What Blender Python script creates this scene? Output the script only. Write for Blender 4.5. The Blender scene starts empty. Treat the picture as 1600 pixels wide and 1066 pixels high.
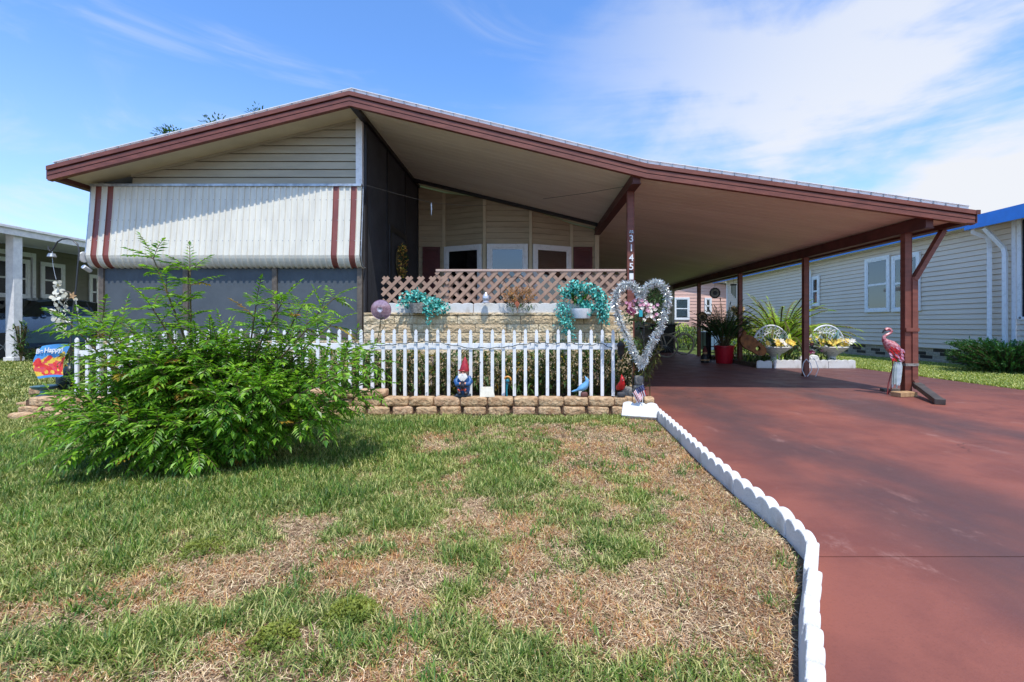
import bpy, math, random
import numpy as np
from mathutils import Vector as V, Matrix, Quaternion, noise as mn
random.seed(7); rng = np.random.default_rng(7)
SC = bpy.context.scene
COL = SC.collection
R = random.uniform
PI = math.pi
def S(r, g, b):
    f = lambda c: (c/255/12.92 if c/255 <= .04045 else ((c/255+.055)/1.055)**2.4)
    return (f(r), f(g), f(b), 1)
# ---------------------------------------------------------------- camera, sky, sun
F = 711.0
cam = bpy.data.objects.new('camera', bpy.data.cameras.new('camera')); COL.objects.link(cam)
cam.location = (0, 0, 1.0); cam.rotation_euler = (PI/2, 0, 0)
cam.data.sensor_width = 36; cam.data.lens = 16
cam.data.shift_x = -25/1600; cam.data.shift_y = -26/1600
cam.data.clip_start = .05; cam.data.clip_end = 3000
SC.camera = cam
SUN = V((.30, -1.0, 2.2)).normalized()
el = math.asin(SUN.z)
w = bpy.data.worlds.new('World'); SC.world = w; w.use_nodes = True
nt = w.node_tree; N = nt.nodes; L = nt.links
bg = N['Background']
sky = N.new('ShaderNodeTexSky'); sky.sky_type = 'NISHITA'; sky.sun_disc = False
sky.sun_elevation = el; sky.sun_rotation = math.atan2(SUN.x, SUN.y)
sky.air_density = 1.0; sky.dust_density = .55; sky.ozone_density = 2.0
def nod(nt, t, **k):
    n = nt.nodes.new(t)
    for a, b in k.items():
        if a.startswith('i_'):
            key = a[2:]
            n.inputs[int(key) if key.isdigit() else key.replace('_', ' ')].default_value = b
        else: setattr(n, a, b)
    return n
def mth(nt, op, a, b=None, c=None, clamp=False):
    n = nt.nodes.new('ShaderNodeMath'); n.operation = op; n.use_clamp = clamp
    for i, x in enumerate((a, b, c)):
        if x is None: continue
        if isinstance(x, (int, float)): n.inputs[i].default_value = x
        else: nt.links.new(x, n.inputs[i])
    return n.outputs[0]
def sstep(nt, x, a, b):
    n = nt.nodes.new('ShaderNodeMapRange'); n.interpolation_type = 'SMOOTHSTEP'
    nt.links.new(x, n.inputs[0]); n.inputs[1].default_value = a; n.inputs[2].default_value = b
    return n.outputs[0]
def mixc(nt, fac, a, b, mode='MIX'):
    n = nt.nodes.new('ShaderNodeMix'); n.data_type = 'RGBA'; n.blend_type = mode
    for i, x in ((0, fac), (6, a), (7, b)):
        if isinstance(x, (int, float, tuple)): n.inputs[i].default_value = x
        else: nt.links.new(x, n.inputs[i])
    return n.outputs[2]
tc = N.new('ShaderNodeTexCoord'); sp = N.new('ShaderNodeSeparateXYZ'); L.new(tc.outputs['Generated'], sp.inputs[0])
def cloud_noise(scl, rot, det, dist, seed):
    m = nod(nt, 'ShaderNodeMapping'); m.inputs['Scale'].default_value = scl; m.inputs['Rotation'].default_value = rot
    m.inputs['Location'].default_value = (seed, seed*.7, 0)
    L.new(tc.outputs['Generated'], m.inputs[0])
    n = nod(nt, 'ShaderNodeTexNoise'); n.inputs['Scale'].default_value = 1; n.inputs['Detail'].default_value = det
    n.inputs['Roughness'].default_value = .56; n.inputs['Distortion'].default_value = dist
    L.new(m.outputs[0], n.inputs['Vector']); return n.outputs['Fac']
n1 = cloud_noise((2.0, 2.0, 4.2), (0, .5, 0), 9, .5, 3.1)
n2 = cloud_noise((1.5, 3.0, 8.0), (0, .9, .3), 8, .9, 8.4)
X, Y, Z = sp.outputs
# bank of thin cloud on the right, wisps on the left, paler towards the horizon
line = mth(nt, 'ADD', X, mth(nt, 'MULTIPLY', Z, -.35))
right = sstep(nt, line, -.32, .42)
bank = mth(nt, 'MULTIPLY', sstep(nt, mth(nt, 'ADD', mth(nt, 'MULTIPLY_ADD', n2, .55, -.275), mth(nt, 'ADD', n1, mth(nt, 'MULTIPLY', right, .18))), .50, .76), right)
wisp = mth(nt, 'MULTIPLY', sstep(nt, n2, .53, .80), .5)
low = mth(nt, 'MULTIPLY', sstep(nt, Z, .50, .0), .34)
cl = mth(nt, 'MAXIMUM', mth(nt, 'MULTIPLY', bank, .85), wisp)
cl = mth(nt, 'ADD', cl, low, clamp=True)
skyc = mixc(nt, 1.0, sky.outputs[0], (.82, 1.16, 1.55, 1), 'MULTIPLY')
L.new(mixc(nt, cl, skyc, (4.35, 4.5, 4.8, 1)), bg.inputs['Color'])
bg.inputs['Strength'].default_value = .15
sun = bpy.data.objects.new('sun', bpy.data.lights.new('sun', 'SUN')); COL.objects.link(sun)
sun.data.energy = 3.2; sun.data.angle = math.radians(.5); sun.data.color = (1, .945, .86)
sun.rotation_euler = SUN.to_track_quat('Z', 'Y').to_euler()
SC.view_settings.view_transform = 'Standard'; SC.view_settings.look = 'None'
SC.view_settings.exposure = .42; SC.view_settings.gamma = 1
SC.cycles.max_bounces = 10; SC.cycles.diffuse_bounces = 8; SC.cycles.transparent_max_bounces = 12

ORD = ['first', 'second', 'third', 'fourth', 'fifth', 'sixth', 'seventh', 'eighth', 'ninth', 'tenth']
# ---------------------------------------------------------------- helpers
def at(px, py, y): return V(((px-825)*y/F, y, 1+(507-py)*y/F))
def gx(px, y): return (px-825)*y/F
def gz(py, y): return 1+(507-py)*y/F
def gr(px, py, z=0.0):
    y = F*(1-z)/(py-507); return V(((px-825)*y/F, y, z))

def M(name, c, c2=None, rough=.7, scale=8, bump=0.0, bscale=40, metal=0.0, island=0.0, trans=0.0, spec=.5, detail=6, mid=.5, stretch=None, c3=None):
    """procedural material: two tones mixed by noise, fine bump, optional variation per separate piece"""
    m = bpy.data.materials.new(name); m.use_nodes = True
    t = m.node_tree; b = t.nodes['Principled BSDF']
    co = nod(t, 'ShaderNodeTexCoord').outputs['Object']
    if stretch:
        mp = nod(t, 'ShaderNodeMapping'); mp.inputs['Scale'].default_value = stretch
        t.links.new(co, mp.inputs[0]); co = mp.outputs[0]
    nz = nod(t, 'ShaderNodeTexNoise'); nz.inputs['Scale'].default_value = scale; nz.inputs['Detail'].default_value = detail
    nz.inputs['Roughness'].default_value = .62
    t.links.new(co, nz.inputs['Vector'])
    if c2 is None: c2 = tuple(x*.86 for x in c[:3])+(1,)
    col = mixc(t, sstep(t, nz.outputs['Fac'], mid-.18, mid+.18), c, c2)
    if island or c3:
        g = nod(t, 'ShaderNodeNewGeometry').outputs['Random Per Island']
        if c3: col = mixc(t, sstep(t, g, .45, 1.0), col, c3)
        if island:
            hv = nod(t, 'ShaderNodeHueSaturation'); t.links.new(col, hv.inputs['Color'])
            t.links.new(mth(t, 'MULTIPLY_ADD', g, island*2, 1-island), hv.inputs['Value'])
            t.links.new(mth(t, 'MULTIPLY_ADD', mth(t, 'FRACT', mth(t, 'MULTIPLY', g, 37.0)), island*.06, .5-island*.03), hv.inputs['Hue'])
            col = hv.outputs[0]
    t.links.new(col, b.inputs['Base Color'])
    b.inputs['Roughness'].default_value = rough; b.inputs['Metallic'].default_value = metal
    b.inputs['Specular IOR Level'].default_value = spec
    if bump:
        bz = nod(t, 'ShaderNodeTexNoise'); bz.inputs['Scale'].default_value = bscale; bz.inputs['Detail'].default_value = 5
        t.links.new(co, bz.inputs['Vector'])
        bp = nod(t, 'ShaderNodeBump'); bp.inputs['Strength'].default_value = min(1, bump); bp.inputs['Distance'].default_value = .02*max(1, bump)
        t.links.new(bz.outputs['Fac'], bp.inputs['Height']); t.links.new(bp.outputs[0], b.inputs['Normal'])
    if trans:
        tr = nod(t, 'ShaderNodeBsdfTranslucent'); mx = nod(t, 'ShaderNodeMixShader'); mx.inputs[0].default_value = trans
        tc2 = mixc(t, 1.0, col, (1.25, 1.35, .5, 1), 'MULTIPLY'); t.links.new(tc2, tr.inputs[0])
        t.links.new(b.outputs[0], mx.inputs[1]); t.links.new(tr.outputs[0], mx.inputs[2])
        t.links.new(mx.outputs[0], t.nodes['Material Output'].inputs[0])
    return m
def glassy(name, tint=(.02, .025, .03, 1), rough=.03, base=.25):
    m = bpy.data.materials.new(name); m.use_nodes = True; t = m.node_tree
    t.nodes.remove(t.nodes['Principled BSDF'])
    tr = nod(t, 'ShaderNodeBsdfTransparent'); tr.inputs[0].default_value = (base, base*1.05, base*1.05, 1)
    gl = nod(t, 'ShaderNodeBsdfGlossy'); gl.inputs['Roughness'].default_value = rough
    fr = nod(t, 'ShaderNodeFresnel'); fr.inputs[0].default_value = 1.6
    mx = nod(t, 'ShaderNodeMixShader')
    t.links.new(mth(t, 'ADD', fr.outputs[0], .10, clamp=True), mx.inputs[0])
    t.links.new(tr.outputs[0], mx.inputs[1]); t.links.new(gl.outputs[0], mx.inputs[2])
    t.links.new(mx.outputs[0], t.nodes['Material Output'].inputs[0])
    return m

class MB:
    def __init__(s): s.v = []; s.f = []; s.m = []; s.mi = 0
    def face(s, pts, mi=None):
        b = len(s.v); s.v.extend([tuple(p) for p in pts]); s.f.append(tuple(range(b, b+len(pts)))); s.m.append(s.mi if mi is None else mi)
    def add(s, vs, fs, mi=None):
        b = len(s.v); s.v.extend([tuple(p) for p in vs])
        for f in fs: s.f.append(tuple(i+b for i in f)); s.m.append(s.mi if mi is None else mi)
        return s
    def obox(s, c, ax, ay, az, mi=None):
        """box from its centre and three half-axis vectors"""
        c = V(c); ax = V(ax); ay = V(ay); az = V(az)
        vs = [c+ax*i+ay*j+az*k for i in (-1, 1) for j in (-1, 1) for k in (-1, 1)]
        return s.add(vs, [(0, 1, 3, 2), (4, 6, 7, 5), (0, 4, 5, 1), (2, 3, 7, 6), (0, 2, 6, 4), (1, 5, 7, 3)], mi)
    def box(s, x0, x1, y0, y1, z0, z1, mi=None):
        return s.obox(((x0+x1)/2, (y0+y1)/2, (z0+z1)/2), (abs(x1-x0)/2, 0, 0), (0, abs(y1-y0)/2, 0), (0, 0, abs(z1-z0)/2), mi)
    def bar(s, a, b, wd, th, up=(0, 0, 1), mi=None):
        a = V(a); b = V(b); d = b-a; l = d.length; d.normalize(); u = V(up)
        sd = d.cross(u)
        if sd.length < 1e-4: sd = d.cross(V((1, 0, 0)))
        sd.normalize(); u = sd.cross(d)
        return s.obox((a+b)/2, d*l/2, sd*wd/2, u*th/2, mi)
    def prism(s, poly, a, b, mi=None):
        """poly: list of 3-D points (planar), extruded from offset a to offset b (vectors)"""
        a = V(a); b = V(b); n = len(poly)
        vs = [V(p)+a for p in poly]+[V(p)+b for p in poly]
        return s.add(vs, [tuple(range(n))[::-1], tuple(range(n, 2*n))]+[(i, (i+1) % n, n+(i+1) % n, n+i) for i in range(n)], mi)
    def tube(s, path, r, n=8, mi=None, caps=True, flat=1.0):
        path = [V(p) for p in path]; k = len(path)
        rr = r if isinstance(r, (list, tuple)) else [r]*k
        vs = []; prev = None
        for i, p in enumerate(path):
            d = (path[min(i+1, k-1)]-path[max(i-1, 0)])
            if d.length < 1e-9: d = V((0, 0, 1))
            d.normalize()
            if prev is None:
                u = d.cross(V((0, 0, 1)))
                if u.length < .05: u = d.cross(V((0, 1, 0)))
            else: u = prev-d*prev.dot(d)
            u.normalize(); prev = u; w_ = d.cross(u)
            for j in range(n):
                a = 2*PI*j/n; vs.append(p+(u*math.cos(a)+w_*math.sin(a)*flat)*rr[i])
        fs = [(i*n+j, i*n+(j+1) % n, (i+1)*n+(j+1) % n, (i+1)*n+j) for i in range(k-1) for j in range(n)]
        if caps: fs += [tuple(range(n))[::-1], tuple(range((k-1)*n, k*n))]
        return s.add(vs, fs, mi)
    def lathe(s, prof, c, n=20, mi=None, sx=1, sy=1, mat=None):
        vs = []; c = V(c)
        for r, z in prof:
            for j in range(n):
                a = 2*PI*j/n; p = V((math.cos(a)*r*sx, math.sin(a)*r*sy, z))
                if mat is not None: p = mat @ p
                vs.append(c+p)
        k = len(prof)
        fs = [(i*n+j, i*n+(j+1) % n, (i+1)*n+(j+1) % n, (i+1)*n+j) for i in range(k-1) for j in range(n)]
        fs += [tuple(range(n))[::-1], tuple(range((k-1)*n, k*n))]
        return s.add(vs, fs, mi)
    def ball(s, c, r, n=12, mi=None, mat=None):
        if isinstance(r, (int, float)): r = (r, r, r)
        k = max(4, n//2); pr = [(math.sin(PI*i/k), -math.cos(PI*i/k)) for i in range(k+1)]
        pr[0] = (.02, -1); pr[-1] = (.02, 1)
        mm = Matrix.Diagonal(V(r)).to_3x3()
        if mat is not None: mm = mat @ mm
        return s.lathe(pr, c, n, mi, mat=mm)
    def rough(s, c, size, n=5, amp=.01, pw=5.0, seed=0, mi=None, rot=0):
        """tumbled stone: a subdivided box with rounded corners and a chipped surface"""
        c = V(c); idx = {}; vs = []; fs = []
        def vert(i, j, k):
            key = (i, j, k)
            if key in idx: return idx[key]
            p = V((2*i/n-1, 2*j/n-1, 2*k/n-1))
            q = (abs(p.x)**pw+abs(p.y)**pw+abs(p.z)**pw)**(1/pw); q = p/q
            q = V((q.x*size[0]/2, q.y*size[1]/2, q.z*size[2]/2))
            o = mn.noise_vector((q+c)*9+V((seed, seed*1.7, 0)))*amp+mn.noise_vector((q+c)*28+V((seed, 0, 9)))*amp*.6
            q = q+o; q.rotate(Quaternion((0, 0, 1), rot))
            idx[key] = len(vs); vs.append(c+q); return idx[key]
        for a in range(n):
            for b in range(n):
                for (ax, side) in ((0, 0), (0, n), (1, 0), (1, n), (2, 0), (2, n)):
                    def mk(u, v_):
                        l = [u, v_]; l.insert(ax, side); return vert(*l)
                    q = (mk(a, b), mk(a+1, b), mk(a+1, b+1), mk(a, b+1))
                    fs.append(q if (side == n) != (ax == 1) else q[::-1])
        return s.add(vs, fs, mi)
    def leaf(s, p, d, up, l, wd, fold=.25, droop=0.0, mi=None):
        p = V(p); d = V(d).normalized(); u = V(up); sd = d.cross(u)
        if sd.length < 1e-3: sd = d.cross(V((1, 0, .3)))
        sd.normalize(); u = sd.cross(d)
        m_ = p+d*l*.45; t = p+d*l-V((0, 0, droop*l))
        s.add([p, m_+sd*wd/2+u*fold*wd, t, m_-sd*wd/2+u*fold*wd], [(0, 1, 2), (0, 2, 3)], mi)
    def ribbon(s, p, d, up, l, wd, bend=.6, k=3, mi=None, tip=0.05):
        """strap leaf that arches over under its weight"""
        p = V(p); d = V(d).normalized(); sd = d.cross(V(up))
        if sd.length < 1e-3: sd = V((1, 0, 0))
        sd.normalize(); vs = []; q = p.copy(); dd = d.copy()
        for i in range(k+1):
            t = i/k; ww = wd*(1-t**2)*.5+wd*tip*.5 if i else wd*.35
            vs += [q-sd*ww, q+sd*ww]
            dd = (dd-V((0, 0, bend/k*(1+t)))).normalized(); q = q+dd*l/k
        return s.add(vs, [(2*i, 2*i+1, 2*i+3, 2*i+2) for i in range(k)], mi)
    def pinnate(s, p, d, l, n, ll, lw, droop=.5, mi=None, stem=None, side_up=V((0, 0, 1)), ang=.95, tipk=1.0, hang=.15):
        p = V(p); dd = V(d).normalized(); q = p.copy(); st = l/n; path = [p.copy()]
        for i in range(n):
            dd = (dd-V((0, 0, droop/n))).normalized(); q = q+dd*st; path.append(q.copy())
            sd = dd.cross(side_up)
            if sd.length < 1e-3: sd = V((1, 0, 0))
            sd.normalize(); t = (i+1)/n
            k = (.55+.45*math.sin(PI*min(1, t*.9+.1)))*(1-(1-tipk)*t)
            for sg in (-1, 1):
                ld = (dd*math.cos(ang)+sd*sg*math.sin(ang)+V((R(-.12, .12), R(-.12, .12), R(-.1, .1)-hang))).normalized()
                s.leaf(q, ld, side_up+V((R(-.3, .3), R(-.3, .3), 0)), ll*k*R(.85, 1.1), lw*k, .2, .12, mi)
        s.leaf(q, dd, side_up, ll*.9, lw, .2, .1, mi)
        if stem is not None: s.tube(path[::max(1, n//4)]+[path[-1]], [l*.012]*(len(path[::max(1, n//4)]))+[l*.004], 4, stem, False)
        return s
    def build(s, name, mats, parent=None, smooth=None, loc=None, bevel=0, local=False):
        me = bpy.data.meshes.new(name)
        if not isinstance(mats, (list, tuple)): mats = [mats]
        off = V((0, 0, 0))
        if not local:
            if loc is not None: off = V(loc)
            q = parent
            while q is not None: off = off+V(q.location); q = q.parent
        vs = np.array(s.v, dtype=np.float32).reshape(-1, 3)-np.array(off, dtype=np.float32)
        me.from_pydata(vs.tolist(), [], s.f)
        for m_ in mats: me.materials.append(m_)
        me.polygons.foreach_set('material_index', s.m)
        if smooth is not None:
            me.polygons.foreach_set('use_smooth', [True]*len(s.f)); me.set_sharp_from_angle(angle=smooth)
        me.update()
        o = bpy.data.objects.new(name, me); COL.objects.link(o)
        if loc is not None: o.location = loc
        if parent is not None: o.parent = parent
        if bevel:
            b = o.modifiers.new('bevel', 'BEVEL'); b.width = bevel; b.segments = 2; b.limit_method = 'ANGLE'
        return o
def thing(name, label, cat, loc=(0, 0, 0), rz=0, group=None):
    o = bpy.data.objects.new(name, None); COL.objects.link(o); o.location = loc; o.rotation_euler = (0, 0, rz)
    o.empty_display_size = .1
    return tag(o, label, cat, group)
def tag(o, label, cat, group=None):
    o['label'] = label; o['category'] = cat
    if group: o['group'] = group
    return o
def kind(o, k, label=None, cat=None):
    o['kind'] = k
    if label: o['label'] = label
    if cat: o['category'] = cat
    return o
def dup(root, loc=None, rz=None, label=None, scale=None):
    r = root.copy(); COL.objects.link(r)
    if loc is not None: r.location = loc
    if rz is not None: r.rotation_euler = (0, 0, rz)
    if label: r['label'] = label
    if scale: r.scale = scale
    for ch in list(root.children):
        c = ch.copy(); COL.objects.link(c); c.parent = r
        for g in list(ch.children):
            d = g.copy(); COL.objects.link(d); d.parent = c
    return r
def text_mb(mb, s, size, ext, mat4, mi=None, bold=0.0):
    cu = bpy.data.curves.new('t', 'FONT'); cu.body = s; cu.size = size; cu.extrude = ext; cu.offset = bold; cu.align_x = 'CENTER'
    o = bpy.data.objects.new('t', cu); COL.objects.link(o)
    dg = bpy.context.evaluated_depsgraph_get(); me = bpy.data.meshes.new_from_object(o.evaluated_get(dg))
    mb.add([mat4 @ v.co for v in me.vertices], [tuple(p.vertices) for p in me.polygons], mi)
    bpy.data.objects.remove(o); bpy.data.curves.remove(cu); bpy.data.meshes.remove(me)
def clipv(poly, v, keep_above):
    out = []
    for i in range(len(poly)):
        a = poly[i]; b = poly[(i+1) % len(poly)]
        ia = (a[1] >= v) == keep_above or abs(a[1]-v) < 1e-9; ib = (b[1] >= v) == keep_above or abs(b[1]-v) < 1e-9
        if ia: out.append(a)
        if ia != ib and abs(b[1]-a[1]) > 1e-9:
            t = (v-a[1])/(b[1]-a[1]); out.append((a[0]+(b[0]-a[0])*t, v))
    return out
def siding(mb, O, U, Nn, poly, lap=.115, proud=.012, gap=.008, deep=.03):
    """lapped siding: each course leans out at its foot and overhangs a shadow gap"""
    O = V(O); U = V(U).normalized(); Nn = V(Nn).normalized()
    v0 = min(p[1] for p in poly); v1 = max(p[1] for p in poly); z = v0
    P = lambda a, b, n: O+U*a+V((0, 0, b))+Nn*n
    while z < v1-1e-4:
        zt = min(z+lap, v1); g = min(gap, (zt-z)*.4)
        q = clipv(clipv(poly, z+g, True), zt-1e-6, False)
        if len(q) >= 3:
            mb.face([P(a, b, proud*(1-(b-z)/lap)) for a, b in q])
            lo = sorted([p for p in q if abs(p[1]-z-g) < 1e-3]); hi = sorted([p for p in q if abs(p[1]-zt) < 1e-3])
            if len(lo) >= 2:
                a, b = lo[0][0], lo[-1][0]
                mb.face([P(a, z+g, -deep), P(b, z+g, -deep), P(b, z+g, proud), P(a, z+g, proud)])
                mb.face([P(a, z, -deep), P(b, z, -deep), P(b, z+g, -deep), P(a, z+g, -deep)])
            if len(hi) >= 2:
                a, b = hi[0][0], hi[-1][0]; mb.face([P(a, zt, 0), P(b, zt, 0), P(b, zt, -deep), P(a, zt, -deep)])
        z = zt

# ---------------------------------------------------------------- materials
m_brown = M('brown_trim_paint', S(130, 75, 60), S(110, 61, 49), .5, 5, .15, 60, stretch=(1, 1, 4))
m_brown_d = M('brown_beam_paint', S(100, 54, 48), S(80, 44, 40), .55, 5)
m_dark = M('dark_bronze', S(38, 34, 36), S(28, 25, 27), .5)
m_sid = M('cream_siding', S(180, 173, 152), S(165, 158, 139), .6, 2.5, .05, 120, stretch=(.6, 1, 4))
m_sid2 = M('tan_siding', S(188, 172, 142), S(170, 154, 128), .6, 2.5, stretch=(.6, 1, 4))
m_ceil = M('ceiling_panel', S(240, 232, 214), S(226, 216, 198), .6, 1.2, .03, 60, stretch=(.4, 2, 1))
m_roof = M('pale_roof_metal', S(240, 242, 243), S(222, 226, 228), .35, 3, metal=.0)
m_gal = M('galvanised_edge', S(186, 192, 198), S(140, 146, 152), .35, 9, metal=.5)
m_awn = M('white_awning_metal', S(226, 223, 209), S(212, 209, 196), .42, 3, .02, stretch=(3, 1, .7))
m_awnb = M('brown_awning_stripe', S(140, 78, 68), S(124, 68, 60), .45, 3)
m_shade = M('slate_blue_shade', S(86, 95, 102), S(77, 86, 93), .85, 3, .3, 500)
m_screen = M('charcoal_screen', S(68, 71, 78), S(55, 57, 63), .8, 2, .3, 500)
m_frame = M('weathered_bronze_frame', S(110, 100, 88), S(84, 76, 68), .6, 20)
m_white = M('white_paint', S(232, 232, 232), S(212, 213, 215), .45, 7, .05, 80)
m_whitev = M('white_vinyl', S(234, 236, 237), S(196, 198, 196), .42, 13, mid=.66)
m_block = M('split_face_block', S(232, 214, 180), S(200, 176, 138), .95, 14, 1.6, 30, island=.10, c3=S(190, 166, 130))
m_mortar = M('grey_mortar', S(130, 116, 96), S(100, 88, 72), .95, 30, .5, 90)
m_ret = M('tumbled_block', S(212, 180, 142), S(166, 128, 94), .95, 16, 1.2, 38, island=.14, c3=S(204, 178, 156))
m_lat = M('tan_lattice', S(176, 144, 122), S(154, 124, 106), .65, 6)
m_edge = M('white_painted_concrete', S(216, 215, 211), S(178, 173, 162), .85, 7, .3, 90, mid=.64)
m_grey = M('grey_stone', S(150, 148, 140), S(110, 108, 102), .9, 18, .6, 50)
m_red = M('red_pot_plastic', S(196, 24, 44), S(170, 18, 36), .35, 4)
m_redb = M('red_glaze', S(206, 22, 28), S(150, 12, 18), .45, 24)
m_black = M('black_metal', S(28, 28, 30), S(20, 20, 22), .5)
m_glass = glassy('window_glass', base=.86)
m_glassd = glassy('porch_glass', base=.55)
m_inside = M('dark_interior', S(30, 30, 34), S(22, 22, 26), .9)
m_blind = M('pale_blinds', S(158, 178, 180), S(142, 162, 166), .7, 2)
m_wood = M('raw_wood', S(196, 160, 116), S(160, 124, 86), .8, 6, .3, 40, stretch=(8, 1, 1))
m_rust = M('rusty_steel', S(146, 92, 44), S(96, 56, 26), .75, 9, .4, 40)
m_leafd = M('dark_green_leaf', S(72, 104, 46), S(46, 76, 32), .45, 6, island=.35, trans=.25)
m_leaf = M('bush_leaf', S(116, 162, 44), S(78, 130, 34), .40, 4, island=.34, trans=.40, c3=S(140, 178, 58), spec=.6)
m_leafy = M('yellowing_leaf', S(168, 150, 50), S(150, 100, 40), .5, 6, island=.25, trans=.3)
m_stem = M('green_brown_stem', S(106, 96, 58), S(78, 66, 42), .8, 12)
m_palm = M('palm_leaf', S(196, 212, 84), S(140, 176, 58), .4, 4, island=.3, trans=.3)
m_palmd = M('deep_palm_leaf', S(50, 84, 34), S(34, 62, 26), .4, 4, island=.3, trans=.2)
m_teal = M('teal_silk_leaf', S(40, 160, 150), S(20, 104, 104), .5, 20, island=.35, trans=.15, c3=S(120, 206, 196))
m_juni = M('juniper_green', S(82, 130, 68), S(54, 96, 50), .6, 6, island=.35, trans=.15)
m_or = M('dried_orange_flower', S(206, 150, 84), S(160, 104, 56), .8, 20, island=.3)
m_yel = M('yellow_petal', S(244, 222, 110), S(236, 198, 84), .6, 12, island=.15, trans=.2)
m_pink = M('pink_petal', S(218, 172, 190), S(196, 130, 160), .6, 12, island=.2, trans=.2)
m_wht = M('white_petal', S(240, 236, 230), S(222, 214, 206), .6, 12, island=.12, trans=.2)
m_purp = M('plum_petal', S(128, 28, 78), S(96, 20, 60), .6, 12, island=.2)
m_bluep = M('blue_paint', S(36, 104, 176), S(24, 84, 150), .45, 3)
m_urn = M('cast_stone_urn', S(222, 220, 212), S(190, 188, 180), .85, 20, .5, 60)
m_terra = M('terracotta', S(168, 96, 66), S(140, 78, 52), .8, 12, .2)
# ---------------------------------------------------------------- the ground
def ground_material():
    m = bpy.data.materials.new('lawn_soil'); m.use_nodes = True; t = m.node_tree; b = t.nodes['Principled BSDF']
    co = nod(t, 'ShaderNodeTexCoord').outputs['Object']
    def nz(s, d=6, st=None):
        n = nod(t, 'ShaderNodeTexNoise'); n.inputs['Scale'].default_value = s; n.inputs['Detail'].default_value = d
        n.inputs['Roughness'].default_value = .65; t.links.new(co, n.inputs['Vector']); return n.outputs['Fac']
    c = mixc(t, sstep(t, nz(1.4), .35, .65), S(132, 102, 78), S(92, 82, 56))
    c = mixc(t, sstep(t, nz(26), .35, .68), c, S(88, 66, 50))
    sp_ = nod(t, 'ShaderNodeSeparateXYZ'); t.links.new(co, sp_.inputs[0])
    far = sstep(t, sp_.outputs[1], 7, 16)
    c = mixc(t, far, c, mixc(t, nz(3), S(96, 112, 52), S(74, 96, 40)))
    t.links.new(c, b.inputs['Base Color']); b.inputs['Roughness'].default_value = 1
    bp = nod(t, 'ShaderNodeBump'); bp.inputs['Strength'].default_value = .9; bp.inputs['Distance'].default_value = .02
    t.links.new(nz(60), bp.inputs['Height']); t.links.new(bp.outputs[0], b.inputs['Normal'])
    return m
g = MB(); g.face([(-500, -40, 0), (500, -40, 0), (500, 900, 0), (-500, 900, 0)])
kind(g.build('ground', ground_material()), 'structure')
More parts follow.
